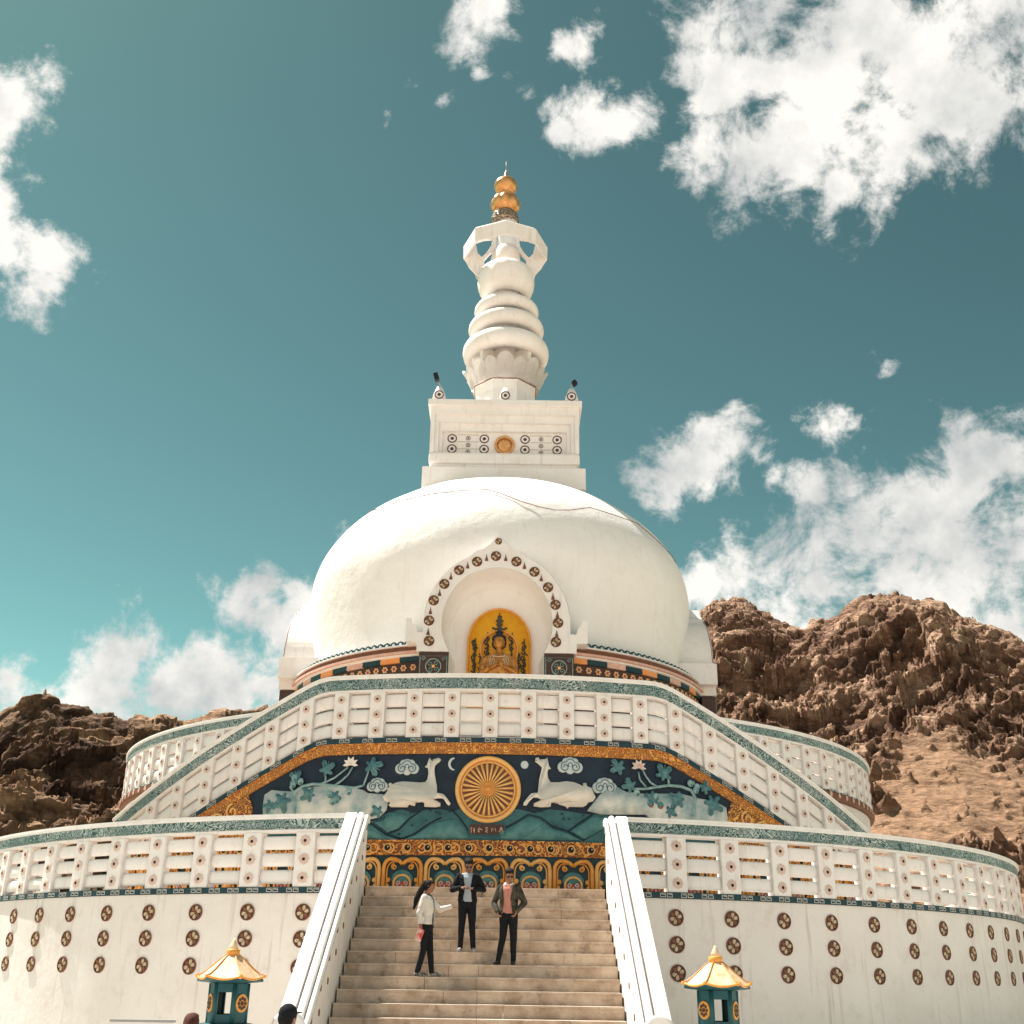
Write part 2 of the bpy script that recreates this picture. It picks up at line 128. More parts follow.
# ---------------------------------------------------------------- mesh helpers
class G:
    """collects faces; flat space = (along wall, -outward, up) until bent onto a drum"""
    def __init__(s): s.bm = bmesh.new(); s.mi = 0
    def v(s, *c): return s.bm.verts.new(c)
    def f(s, vs, smooth=False):
        try: fc = s.bm.faces.new(vs)
        except ValueError: return None
        fc.material_index = s.mi; fc.smooth = smooth; return fc
    def box(s, x0, x1, y0, y1, z0, z1, bev=0.):
        vs = [s.v(x, y, z) for x in (x0, x1) for y in (y0, y1) for z in (z0, z1)]
        fs = [s.f([vs[i] for i in q]) for q in ((0, 1, 3, 2), (4, 6, 7, 5), (0, 4, 5, 1), (2, 3, 7, 6), (0, 2, 6, 4), (1, 5, 7, 3))]
        if bev:
            es = list({e for f in fs for e in f.edges})
            r = bmesh.ops.bevel(s.bm, geom=es, offset=bev, segments=2, affect='EDGES', profile=.6)
            for f in r['faces']: f.material_index = s.mi
        return s
    def lathe(s, prof, n=48, cx=0., cy=0., smooth=True, a0=0., a1=2*pi, cap=True, rmod=None):
        full = abs(a1-a0-2*pi) < 1e-6
        k = n if full else n+1
        rings = []
        for r, z in prof:
            ring = []
            for i in range(k):
                a = a0+(a1-a0)*i/n
                rr = r*(rmod(a, z) if rmod else 1)
                ring.append(s.v(cx+rr*sin(a), cy-rr*cos(a), z))
            rings.append(ring)
        for A, B in zip(rings, rings[1:]):
            for i in range(n):
                j = (i+1) % k
                s.f([A[i], A[j], B[j], B[i]], smooth)
        if cap and full:
            s.f(list(reversed(rings[0]))); s.f(rings[-1])
        return s
    def tube(s, pts, r, n=6, smooth=True, r2=None, closed=False):
        P = [Vector(p) for p in pts]; m = len(P); rings = []
        for i, p in enumerate(P):
            if closed: t = P[(i+1) % m]-P[i-1]
            else: t = P[min(i+1, m-1)]-P[max(i-1, 0)]
            if t.length < 1e-9: t = Vector((0, 0, 1))
            t.normalize()
            a = t.orthogonal() if abs(t.y) > .95 else t.cross(Vector((0, 1, 0)))
            a.normalize(); b = t.cross(a)
            rr = r if r2 is None else r+(r2-r)*i/max(1, m-1)
            rings.append([s.bm.verts.new(p+rr*(cos(2*pi*k/n)*a+sin(2*pi*k/n)*b)) for k in range(n)])
        for i in range(m if closed else m-1):
            A, B = rings[i], rings[(i+1) % m]
            for k in range(n): s.f([A[k], A[(k+1) % n], B[(k+1) % n], B[k]], smooth)
        if not closed: s.f(list(reversed(rings[0]))); s.f(rings[-1])
        return s
    def ball(s, c, r, seg=12, ring=8, sc=(1, 1, 1)):
        c = Vector(c); rows = []
        for i in range(ring+1):
            t = pi*i/ring
            if i in (0, ring): rows.append([s.bm.verts.new(c+Vector((0, 0, r*sc[2]*cos(t))))])
            else: rows.append([s.bm.verts.new(c+Vector((r*sc[0]*sin(t)*cos(2*pi*k/seg), r*sc[1]*sin(t)*sin(2*pi*k/seg), r*sc[2]*cos(t)))) for k in range(seg)])
        for A, B in zip(rows, rows[1:]):
            for k in range(seg):
                j = (k+1) % seg
                if len(A) == 1: s.f([A[0], B[k], B[j]], True)
                elif len(B) == 1: s.f([A[k], B[0], A[j]], True)
                else: s.f([A[k], B[k], B[j], A[j]], True)
        return s
    def disc(s, u, z, r, y0, y1, n=20, bulge=0., rin=0.):
        """thick disc in the wall plane, front at y1 (y1 < y0 stands out)"""
        if rin:
            R = []
            for rr, y in ((r, y0), (r, y1), (rin, y1), (rin, y0)):
                R.append([s.v(u+rr*cos(2*pi*i/n), y, z+rr*sin(2*pi*i/n)) for i in range(n)])
            for A, B in ((R[0], R[1]), (R[1], R[2]), (R[2], R[3])):
                for i in range(n): s.f([A[i], A[(i+1) % n], B[(i+1) % n], B[i]])
            return s
        A = [s.v(u+r*cos(2*pi*i/n), y0, z+r*sin(2*pi*i/n)) for i in range(n)]
        B = [s.v(u+r*cos(2*pi*i/n), y1, z+r*sin(2*pi*i/n)) for i in range(n)]
        for i in range(n): s.f([A[i], A[(i+1) % n], B[(i+1) % n], B[i]])
        if bulge:
            C = [s.v(u+r*.6*cos(2*pi*i/n), y1-bulge*.7, z+r*.6*sin(2*pi*i/n)) for i in range(n)]
            for i in range(n): s.f([B[i], B[(i+1) % n], C[(i+1) % n], C[i]], True)
            c = s.v(u, y1-bulge, z)
            for i in range(n): s.f([C[i], C[(i+1) % n], c], True)
        else: s.f(B)
        return s
    def plate(s, poly, y0, y1, inset=0., depth=0.):
        """extruded outline (u,z) with rounded-in front"""
        ar = sum(a[0]*b[1]-b[0]*a[1] for a, b in zip(poly, poly[1:]+poly[:1]))
        if ar < 0: poly = poly[::-1]
        A = [s.v(p[0], y0, p[1]) for p in poly]; B = [s.v(p[0], y1, p[1]) for p in poly]
        n = len(A)
        for i in range(n): s.f([A[i], A[(i+1) % n], B[(i+1) % n], B[i]])
        fc = s.f(B)
        if fc and inset:
            r = bmesh.ops.inset_region(s.bm, faces=[fc], thickness=inset, depth=0, use_even_offset=True)
            for q in r['faces']: q.material_index = s.mi; q.smooth = True
            for v in fc.verts: v.co.y -= depth
            fc.smooth = True
        return s
    def shear(s, fn):
        for v in s.bm.verts: v.co.z += fn(v.co.x)
        return s
    def cut(s, step, lo=None, hi=None):
        xs = [v.co.x for v in s.bm.verts]
        a = min(xs); b = max(xs); k = math.ceil(a/step+1e-6)
        while k*step < b-1e-6:
            g = list(s.bm.verts)+list(s.bm.edges)+list(s.bm.faces)
            bmesh.ops.bisect_plane(s.bm, geom=g, plane_co=(k*step, 0, 0), plane_no=(1, 0, 0), dist=1e-5)
            k += 1
        return s
    def bend(s, R, xc, yc):
        for v in s.bm.verts:
            t = v.co.x/R; r = R-v.co.y
            v.co.x = xc+r*sin(t); v.co.y = yc-r*cos(t)
        return s
    def xf(s, mtx):
        bmesh.ops.transform(s.bm, matrix=mtx, verts=s.bm.verts); return s
    def mesh(s, name, mats):
        s.bm.normal_update()
        me = bpy.data.meshes.new(name); s.bm.to_mesh(me); s.bm.free()
        for m in mats: me.materials.append(m)
        return me
    def build(s, name, mats, parent=None, fix=True, auto=None):
        if not isinstance(mats, (list, tuple)): mats = [mats]
        if fix: bmesh.ops.recalc_face_normals(s.bm, faces=s.bm.faces)
        me = s.mesh(name, mats)
        return link(name, me, parent)
def world_of(o):
    p = Vector((0, 0, 0)); r = 0.
    q = o
    while q is not None:
        p = q.location+(Matrix.Rotation(q.rotation_euler.z, 3, 'Z') @ p); q = q.parent
    return p
def rot_of(o):
    r = 0.
    while o is not None: r += o.rotation_euler.z; o = o.parent
    return r
def link(name, me, parent=None):
    """mesh given in world coordinates; stored relative to its parent"""
    o = bpy.data.objects.new(name, me); COL.objects.link(o)
    if parent is not None:
        me.transform(Matrix.Rotation(-rot_of(parent), 4, 'Z') @ Matrix.Translation(-world_of(parent))); o.parent = parent
    return o
def tag(o, label=None, cat=None, group=None, kind=None):
    if label: o['label'] = label
    if cat: o['category'] = cat
    if group: o['group'] = group
    if kind: o['kind'] = kind
    return o
def empty(name, loc, label, cat, group=None, rz=0.):
    o = bpy.data.objects.new(name, None); COL.objects.link(o); o.location = loc; o.rotation_euler = (0, 0, rz)
    o.empty_display_size = .2
    return tag(o, label, cat, group)
def sub_empty(name, parent, loc):
    o = bpy.data.objects.new(name, None); COL.objects.link(o); o.parent = parent
    o.location = Vector(loc)-world_of(parent); o.empty_display_size = .1
    return o
def inst(name, me, parent, loc, rz=0., rx=0.):
    """shared mesh placed at a world point"""
    o = bpy.data.objects.new(name, me); COL.objects.link(o)
    if parent is not None:
        o.parent = parent; pr = rot_of(parent)
        o.location = Matrix.Rotation(-pr, 3, 'Z') @ (Vector(loc)-world_of(parent)); o.rotation_euler = (rx, 0, rz-pr)
    else: o.location = loc; o.rotation_euler = (rx, 0, rz)
    return o
def on_drum(u, z, R, xc, yc, out=0.):
    t = u/R; return Vector((xc+(R+out)*sin(t), yc-(R+out)*cos(t), z)), t
def arc_pts(cx, cz, r, a0, a1, n, y=0., rz=None):
    return [(cx+r*cos(radians(a0+(a1-a0)*i/n)), y, cz+(rz or r)*sin(radians(a0+(a1-a0)*i/n))) for i in range(n+1)]
def spiral(cx, cz, r0, r1, a0, a1, n, y=0.):
    return [(cx+(r0+(r1-r0)*i/n)*cos(radians(a0+(a1-a0)*i/n)), y, cz+(r0+(r1-r0)*i/n)*sin(radians(a0+(a1-a0)*i/n))) for i in range(n+1)]

ST, SR = .36, .2175; NS = 18; SW = 2.53
CLD, SKYS, SUNE, EXPO = 6.2, .08, 5.0, 1.06
# ---------------------------------------------------------------- solid figures by voxel union
def remeshed(g, voxel, smooth=2, noise=0., nscale=9., seed=0.):
    bmesh.ops.recalc_face_normals(g.bm, faces=g.bm.faces)
    me = g.mesh('tmp', []); o = bpy.data.objects.new('tmp', me); COL.objects.link(o)
    md = o.modifiers.new('r', 'REMESH'); md.mode = 'VOXEL'; md.voxel_size = voxel; md.use_smooth_shade = True
    if smooth:
        ms = o.modifiers.new('s', 'SMOOTH'); ms.factor = .5; ms.iterations = smooth
    bpy.context.view_layer.update()
    out = bpy.data.meshes.new_from_object(o.evaluated_get(bpy.context.evaluated_depsgraph_get()))
    bpy.data.objects.remove(o); bpy.data.meshes.remove(me)
    for p in out.polygons: p.use_smooth = True
    if noise:
        nrm = [v.normal.copy() for v in out.vertices]
        for v, vn in zip(out.vertices, nrm):
            c = Vector((v.co.x*nscale, v.co.y*nscale, v.co.z*nscale*.6+seed))
            d = mn.noise(c)*.6+(1-abs(mn.noise(c*1.9)*2))*.35-.2
            v.co += vn*noise*d
    return out
def capsule(g, a, ra, b, rb_):
    a, b = Vector(a), Vector(b); d = b-a
    g.ball(a, ra, 12, 8); g.ball(b, rb_, 12, 8)
    if d.length < 1e-4: return
    q = d.to_track_quat('Z', 'Y').to_matrix()
    A = [g.bm.verts.new(a+q @ Vector((ra*cos(2*pi*k/12), ra*sin(2*pi*k/12), 0))) for k in range(12)]
    B = [g.bm.verts.new(b+q @ Vector((rb_*cos(2*pi*k/12), rb_*sin(2*pi*k/12), 0))) for k in range(12)]
    for k in range(12): g.f([A[k], A[(k+1) % 12], B[(k+1) % 12], B[k]])
    g.f(A[::-1]); g.f(B)
def loft(g, secs, n=20):
    rings = [[g.v(c[0]+rx*cos(2*pi*k/n), c[1]+ry*sin(2*pi*k/n), c[2]) for k in range(n)] for c, rx, ry in secs]
    for A, B in zip(rings, rings[1:]):
        for k in range(n): g.f([A[k], A[(k+1) % n], B[(k+1) % n], B[k]])
    g.f(rings[0][::-1]); g.f(rings[-1])
def hand(g, wrist, direc, palmn, s=1., curl=.5, thumb_side=1):
    """palm and five bent fingers starting at the wrist"""
    w = Vector(wrist); d = Vector(direc).normalized(); n = Vector(palmn); n = (n-d*n.dot(d)).normalized(); t = d.cross(n)*thumb_side
    pc = w+d*.045*s
    for k in (-1.2, -.4, .4, 1.2): capsule(g, w+d*.01*s+t*.010*k*s, .013*s, pc+d*.035*s+t*.018*k*s, .011*s)
    for k, L in ((-1.2, .058), (-.4, .072), (.4, .078), (1.2, .070)):
        p0 = pc+d*.035*s+t*.018*k*s
        a1 = curl*.7; d1 = d*cos(a1)+n*sin(a1); p1 = p0+d1*L*.5*s
        a2 = curl*1.6; d2 = d*cos(a2)+n*sin(a2); p2 = p1+d2*L*.5*s
        capsule(g, p0, .0095*s, p1, .0088*s); capsule(g, p1, .0088*s, p2, .0075*s)
    th = (d*.55+t*.8+n*.2).normalized(); q0 = w+d*.02*s+t*.02*s; q1 = q0+th*.035*s; q2 = q1+(d*.85+t*.25+n*.35).normalized()*.032*s
    capsule(g, q0, .013*s, q1, .011*s); capsule(g, q1, .011*s, q2, .009*s)
SKIN = mat('skin', (.27, .13, .08), .55, (.22, .10, .06), 12, .7)
SKIN2 = mat('skin_tan', (.21, .105, .065), .55, (.17, .08, .05), 12, .7)
def cloth(name, c, c2=None, s=14., a=.7): return mat(name, c, .9, c2, s, a, .004, 60, spec=.15)
BLK = cloth('black_fabric', (.012, .013, .016)); HAIR = mat('black_hair', (.010, .008, .008), .8, (.022, .015, .013), 40, .8, .006, 120, spec=.15)
def person(label, loc, face, arms, knees, feet, head=(0, 0), skin=SKIN, height=1.0, jacket=None, shirt=None, trousers=BLK, shoes=None,
           hair='short', hairmat=HAIR, opening=.0, jz=.86, cap=None, sleeves=True, female=False, pattern=None, collar=None, glasses=False, beltz=.95):
    F = Vector((face[0], face[1], 0)).normalized()
    ang = atan2(-F.x, F.y)
    root = empty('person', loc, label, 'person', None)
    MX = Matrix.Translation(loc) @ Matrix.Rotation(ang, 4, 'Z') @ Matrix.Scale(height, 4)
    sw = .165 if female else .185
    hipx = .085
    hp = Vector((0, .0, 1.50))
    HR = Matrix.Translation(hp) @ Matrix.Rotation(radians(head[1]), 4, 'Z') @ Matrix.Rotation(radians(-head[0]), 4, 'X') @ Matrix.Translation(-hp)
    def P(me, name, m, parent=root):
        me.transform(MX)
        if not isinstance(m, (list, tuple)): m = [m]
        for q in m: me.materials.append(q)
        me.name = name
        return link(name, me, parent)
    def torso(e, z0=.84, chest=1.0):
        S = [((0, 0, z0), .155, .108), ((0, 0, .93), .16, .11), ((0, .005, 1.06), .135 if female else .15, .10), ((0, .01, 1.20), .15 if female else .165, .115), ((0, .0, 1.34), sw, .105), ((0, -.01, 1.40), sw*.82, .08), ((0, -.01, 1.435), .085, .06)]
        return [(c, rx+e, ry+e) for c, rx, ry in S]
    sh = [Vector((s*(sw-.015), -.005, 1.365)) for s in (-1, 1)]
    # body
    g = G(); loft(g, torso(0)); 
    capsule(g, (0, -.01, 1.38), .062, (0, .0, 1.50), .052)
    for i, s in enumerate((-1, 1)):
        el, wr = Vector(arms[i][0]), Vector(arms[i][1])
        capsule(g, sh[i], .05, el, .038); capsule(g, el, .037, wr, .026)
        hand(g, wr, arms[i][2], arms[i][3], .95, arms[i][4] if len(arms[i]) > 4 else .5, thumb_side=-s if len(arms[i]) < 6 else arms[i][5])
        hpj = Vector((s*hipx, 0, .88)); kn = Vector(knees[i]); ft = Vector(feet[i])
        capsule(g, hpj, .085, kn, .052); capsule(g, kn, .052, ft+Vector((0, -.01, .09)), .034)
        capsule(g, ft+Vector((0, -.03, .035)), .03, ft+Vector((s*.02, .13, .025)), .024)
    q = G()
    q.ball((0, .015, 1.60), 1, 20, 14, (.073, .092, .098)); q.ball((0, .035, 1.545), 1, 16, 10, (.055, .062, .065)); q.ball((0, .075, 1.512), .022, 10, 8)
    capsule(q, (0, .098, 1.605), .009, (0, .117, 1.572), .013); q.ball((0, .108, 1.57), 1, 8, 6, (.019, .012, .010))
    q.ball((0, .098, 1.540), 1, 8, 6, (.024, .010, .006)); q.ball((0, .096, 1.529), 1, 8, 6, (.019, .010, .006))
    for s in (-1, 1):
        q.ball((s*.075, .005, 1.585), 1, 8, 8, (.010, .017, .028)); capsule(q, (s*.012, .098, 1.625), .009, (s*.045, .088, 1.625), .009)
    q.xf(HR); me_ = bpy.data.meshes.new('t'); q.bm.to_mesh(me_); q.bm.free(); g.bm.from_mesh(me_); bpy.data.meshes.remove(me_)
    body = P(remeshed(g, .0075, 2), 'body', skin)
    g = G()
    for s in (-1, 1): g.ball((s*.029, .094, 1.600), 1, 8, 6, (.011, .008, .006))
    g.xf(HR @ Matrix.Identity(4)); bmesh.ops.recalc_face_normals(g.bm, faces=g.bm.faces); P(g.mesh('eyes', []), 'eyes', M['black'], body)
    # trousers
    if trousers:
        g = G(); loft(g, [((0, 0, .80), .155, .115), ((0, 0, .90), .168, .122), ((0, 0, beltz+.03), .158, .116)])
        for i, s in enumerate((-1, 1)):
            hpj = Vector((s*hipx, 0, .86)); kn = Vector(knees[i]); ft = Vector(feet[i])
            capsule(g, hpj, .097, kn, .066); capsule(g, kn, .066, ft+Vector((0, -.01, .085)), .050)
        P(remeshed(g, .010, 2, .010, 7, loc[0]), 'trousers', trousers)
    for i, s in enumerate((-1, 1)):
        g = G(); ft = Vector(feet[i]); capsule(g, ft+Vector((0, -.035, .043)), .042, ft+Vector((s*.025, .13, .036)), .035); capsule(g, ft+Vector((s*.01, .05, .04)), .045, ft+Vector((s*.025, .14, .034)), .036)
        me = remeshed(g, .009, 1)
        for v in me.vertices: v.co.z = max(v.co.z, .0)
        P(me, 'shoe', shoes or M['black'])
    if shirt:
        g = G(); S_ = torso(.014, .90); loft(g, [((0, 0, .90), .172, .126)]+S_[1:]); P(remeshed(g, .010, 1, .006, 9, 3.), 'shirt', shirt)
    if jacket:
        g = G(); T_ = torso(.026, jz); T_[0] = ((0, 0, jz), .170, .132); T_[-1] = ((0, -.01, 1.43), .078, .068); loft(g, T_)
        for i, s in enumerate((-1, 1)):
            el, wr = Vector(arms[i][0]), Vector(arms[i][1])
            capsule(g, sh[i], .072, el, .058); capsule(g, el, .058, el+(wr-el)*.93, .043)
        me = remeshed(g, .010, 2, .016, 8, loc[1])
        bm = bmesh.new(); bm.from_mesh(me)
        kill = []
        if opening:
            for f in bm.faces:
                c = f.calc_center_median()
                wdt = opening*(.65+.55*abs(c.z-1.15)/.3)
                if c.y > .05 and abs(c.x) < wdt and f.normal.y > .25 and c.z < 1.46 and c.y < .19: kill.append(f)
        kill += [f for f in bm.faces if f.calc_center_median().z < jz+.004 or (f.calc_center_median().z > 1.415 and abs(f.calc_center_median().x) < .06)]
        bmesh.ops.delete(bm, geom=list(set(kill)), context='FACES')
        bmesh.ops.delete(bm, geom=[v for v in bm.verts if not v.link_faces], context='VERTS')
        bm.normal_update(); fs = list(bm.faces); inner_v = {v: bm.verts.new(v.co-v.normal*.008) for v in list(bm.verts)}
        rim = [(e.verts[0], e.verts[1]) for e in bm.edges if e.is_boundary]
        for f in fs:
            try: q = bm.faces.new([inner_v[v] for v in reversed(f.verts)]); q.smooth = True
            except ValueError: pass
        for p, q in rim:
            try: bm.faces.new([p, q, inner_v[q], inner_v[p]])
            except ValueError: pass
        bm.to_mesh(me); bm.free()
        P(me, 'jacket', jacket)
        if collar:
            g = G(); g.tube([(.075*cos(radians(a))*1.05, .01+.072*sin(radians(a)), 1.445-.035*max(0, sin(radians(a)))) for a in range(110, 431, 20)], .022, 8)
            P(remeshed(g, .008, 1), 'collar', collar)
    # hair / cap
    g = G()
    g.ball((0, -.004, 1.615), 1, 20, 14, (.082, .094, .094))
    g.ball((0, -.035, 1.58), 1, 16, 12, (.078, .072, .085))
    if hair == 'short' and not cap: g.ball((0, .035, 1.69), 1, 12, 8, (.075, .070, .042)); g.ball((0, -.02, 1.67), 1, 14, 8, (.088, .09, .06))
    if hair == 'pony':
        g.ball((0, -.085, 1.63), 1, 12, 8, (.055, .05, .055))
        capsule(g, (0, -.09, 1.62), .055, (.01, -.135, 1.48), .062); capsule(g, (.01, -.135, 1.48), .062, (.02, -.175, 1.32), .052); capsule(g, (.02, -.175, 1.32), .052, (.0, -.185, 1.14), .020); capsule(g, (-.02, -.14, 1.45), .04, (-.03, -.17, 1.20), .018)
        for s in (-1, 1): capsule(g, (s*.065, .03, 1.62), .018, (s*.075, -.02, 1.52), .014)
        g.ball((0, .045, 1.67), 1, 12, 8, (.062, .05, .03))
    if hair == 'long':
        g.ball((0, -.03, 1.54), 1, 14, 12, (.088, .075, .13)); g.ball((0, .03, 1.675), 1, 12, 8, (.07, .06, .032))
    # keep the face clear
    g.xf(HR)
    me = remeshed(g, .008, 1, .006, 30, 1.)
    bm = bmesh.new(); bm.from_mesh(me); inv = HR.inverted()
    for v in bm.verts:
        c = inv @ v.co
        if c.y > .035 and c.z < 1.645 and abs(c.x) < .072: v.co = HR @ Vector((c.x*.9, .03, c.z))
    bm.to_mesh(me); bm.free()
    P(me, 'hair', hairmat)
    if cap:
        g = G(); g.ball((0, .0, 1.628), 1, 24, 14, (.089, .103, .095)); g.ball((0, -.01, 1.60), 1, 20, 10, (.088, .10, .05))
        g.xf(HR); me = remeshed(g, .008, 1); P(me, 'cap', cap)
        g = G(); g.ball((0, .12, 1.625), 1, 16, 6, (.068, .08, .008)); g.xf(HR); P(remeshed(g, .005, 1), 'cap_peak', cap)
    if glasses:
        g = G()
        for s in (-1, 1): g.ball((s*.032, .105, 1.602), 1, 10, 8, (.026, .008, .020))
        g.tube([(-.075, .01, 1.605), (-.058, .10, 1.605), (.058, .10, 1.605), (.075, .01, 1.605)], .004, 5)
        g.xf(HR); bmesh.ops.recalc_face_normals(g.bm, faces=g.bm.faces); P(g.mesh('g', []), 'glasses', M['black'])
    return root, MX
WHITEF = cloth('pale_jacket_cloth', (.62, .58, .52), (.50, .45, .40), 5)
patched = mat('patterned_jacket_cloth', (.016, .018, .014), .9, (.13, .105, .07), 6, .8, .004, 60, detail=2, dirt=((.015, .017, .015), .95, 5))
OLIVE = cloth('dark_green_jacket_cloth', (.022, .027, .022), (.035, .04, .03))
GREYS = cloth('grey_tee', (.36, .40, .43)); DGREY = cloth('charcoal_top', (.07, .075, .085)); PINK = cloth('faded_pink_shirt', (.50, .22, .17))
def tread(i, f=.5): return (-ST*i+ST*f, -SR*i)
SNEAK = mat('dark_canvas_shoes', (.02, .02, .022), .6, (.45, .42, .38), 30, .9, detail=1)
# woman pointing
y, z = tread(8, .42)
wroot, WM = person('woman with long black ponytail and pale jacket on the stair, pointing with one arm', (-1.02, y, z), (1, -.28),
       arms=[((-.27, .16, 1.18), (-.22, .40, 1.235), (.1, 1, -.05), (0, 0, -1), .35), ((.235, -.07, 1.10), (.25, -.03, .865), (0, .1, -1), (-1, 0, 0), .8)],
       knees=[(-.10, .05, .48), (.10, .0, .48)], feet=[(-.12, .10, 0), (.10, -.10, 0)], head=(12, 10), jacket=WHITEF, shirt=DGREY,
       shoes=SNEAK, hair='pony', opening=.055, female=True, jz=.90, height=.985)
# dark prints on the pale jacket, hem towards the camera
g = G(); bpos = WM @ Vector((.255, -.02, .76))
g.box(-.055, .055, -.035, .035, -.16, .06, .02); g.xf(Matrix.Translation(bpos) @ Matrix.Rotation(.3, 4, 'Y'))
b = empty('red_pouch', bpos, 'small red and white pouch held at her thigh by the woman with the ponytail', 'pouch')
g.build('pouch_body', mat('red_white_print', (.55, .05, .04), .6, (.75, .66, .60), 9, .95, detail=1), b)
g = G(); g.tube([bpos+Vector((-.03, 0, .05)), bpos+Vector((-.02, 0, .10)), bpos+Vector((.02, 0, .11)), bpos+Vector((.03, 0, .05))], .006, 5); g.build('wrist_loop', M['red'], b)
# middle man
y, z = tread(6, .42)
person('man in open black jacket and grey tee, hands together, middle one on the stair', (-.30, y, z), (.02, -1),
       arms=[((-.31, .03, 1.13), (-.10, .22, 1.13), (1, .25, .05), (0, .2, 1), .7), ((.30, .03, 1.12), (.13, .23, 1.15), (-1, .15, .1), (0, -.5, -1), .6)],
       knees=[(-.105, .03, .48), (.095, .0, .48)], feet=[(-.13, .05, 0), (.115, -.03, 0)], head=(32, 8), jacket=BLK, shirt=GREYS, shoes=M['deer'] and mat('grey_shoes', (.30, .29, .28), .7),
       opening=.085, jz=.84, glasses=True, skin=SKIN2, hair='short', height=1.0)
# right man
y, z = tread(7, .42)
person('man with white collar, dark open jacket and pink shirt standing on the stair', (.50, y, z), (-.28, -1),
       arms=[((-.30, -.04, 1.10), (-.185, .12, .93), (.35, .35, -.9), (1, 0, .2), .9), ((.31, -.05, 1.10), (.19, .10, .93), (-.35, .35, -.9), (-1, 0, .2), .9)],
       knees=[(-.10, .0, .48), (.10, .03, .48)], feet=[(-.09, -.03, 0), (.17, .08, 0)], head=(22, 24), jacket=[patched], shirt=PINK, shoes=M['black'],
       opening=.095, jz=.80, glasses=True, skin=SKIN, hair='short', height=1.0, collar=mat('white_collar', (.70, .68, .64), .8))
# two visitors at the foot of the stair, only their heads reach into the view
person('visitor in black cap seen from behind beside the left stair balustrade', (-1.72, -12.35, GZ), (.35, 1),
       arms=[((-.25, 0, 1.10), (-.26, .06, .86), (0, .2, -1), (1, 0, 0)), ((.25, 0, 1.10), (.26, .06, .86), (0, .2, -1), (-1, 0, 0))],
       knees=[(-.10, .02, .48), (.10, .02, .48)], feet=[(-.12, 0, 0), (.12, 0, 0)], jacket=cloth('mauve_print', (.40, .33, .36), (.20, .15, .20), 30), shirt=None, cap=BLK, head=(-4, -10), height=1.0)
person('visitor with reddish brown hair standing below the left lantern', (-2.62, -12.6, GZ), (-.1, 1),
       arms=[((-.24, 0, 1.10), (-.25, .06, .86), (0, .2, -1), (1, 0, 0)), ((.24, 0, 1.10), (.25, .06, .86), (0, .2, -1), (-1, 0, 0))],
       knees=[(-.10, .02, .48), (.10, .02, .48)], feet=[(-.12, 0, 0), (.12, 0, 0)], jacket=cloth('maroon_coat', (.12, .03, .035)), shirt=None, hair='long', female=True,
       hairmat=mat('chestnut_hair', (.06, .018, .013), .75, (.13, .045, .03), 40, .9, .008, 90, spec=.2), height=.955)

# statue body
root = empty('seated_statue', (XS+.07, 9.75, 6.1), 'gilded seated statue with dark hair against a yellow arched panel in the dome niche', 'statue')
STAT = root
g = G()
sx, sy, s0 = XS+.07, 9.62, 6.1
SU = .26
def sp(x, y, z): return (sx+x, sy-y, z+SU)
def tl(secs): loft(g, [((sx+c[0], sy-c[1], c[2]+(SU if c[2] > 6.2 else 0)), rx, ry) for c, rx, ry in secs])
tl([((0, 0, 6.10), .75, .35), ((0, 0, 6.35), .80, .42), ((0, 0, 6.5), .55, .33), ((0, 0, 6.75), .40, .24), ((0, 0, 7.05), .44, .26), ((0, 0, 7.3), .52, .22), ((0, 0, 7.42), .40, .17), ((0, 0, 7.5), .14, .12)])
capsule(g, sp(0, 0, 7.4), .12, sp(0, .02, 7.62), .10)
for s in (-1, 1):
    capsule(g, sp(s*.45, 0, 7.28), .14, sp(s*.54, .08, 6.85), .10); capsule(g, sp(s*.54, .08, 6.85), .10, sp(s*.10, .34, 7.02), .065)
    hand(g, sp(s*.12, .34, 7.0), (-s*.7, -.1, .7 if s > 0 else .15), (0, .4, 1), 2.0, .6)
g.ball(sp(0, .03, 7.86), 1, 18, 12, (.185, .18, .235)); g.ball(sp(0, .07, 7.75), 1, 14, 10, (.14, .13, .13))
capsule(g, sp(0, .19, 7.90), .016, sp(0, .215, 7.83), .028); g.ball(sp(0, .165, 7.76), 1, 8, 6, (.045, .02, .014))
for s in (-1, 1): g.ball(sp(s*.16, 0, 7.80), 1, 8, 8, (.022, .03, .09)); g.ball(sp(s*.06, .155, 7.91), 1, 8, 6, (.04, .016, .012))
me = remeshed(g, .014, 2); me.materials.append(M['statuegold']); me.name = 'statue_body'; sb = link('statue_body', me, root)
g = G(); g.ball(sp(0, -.02, 7.97), 1, 18, 12, (.235, .20, .19)); g.ball(sp(0, -.02, 8.18), 1, 12, 10, (.12, .11, .10)); g.ball(sp(0, -.08, 7.84), 1, 12, 10, (.24, .13, .22))
me = remeshed(g, .014, 1, .02, 14)
for v in me.vertices:
    if v.co.y < sy-.10 and v.co.z < 8.02+SU: v.co.y = sy-.10
me.materials.append(mat('statue_hair', (.012, .018, .032), .5)); link('hair', me, sb)
g = G()
for s in (-1, 1):
    for k in range(4): g.tube([sp(s*(.20+.04*k), .22, 7.42-.03*k), sp(s*(.12+.05*k), .25, 7.15-.03*k), sp(s*(.02+.05*k), .26, 6.95)], .012, 5)
g.tube([sp(a*.1, .24-abs(a)*.01, 7.36-.02*(2-abs(a))) for a in (-2, -1, 0, 1, 2)], .02, 5)
g.build('necklaces', M['cream'], sb)

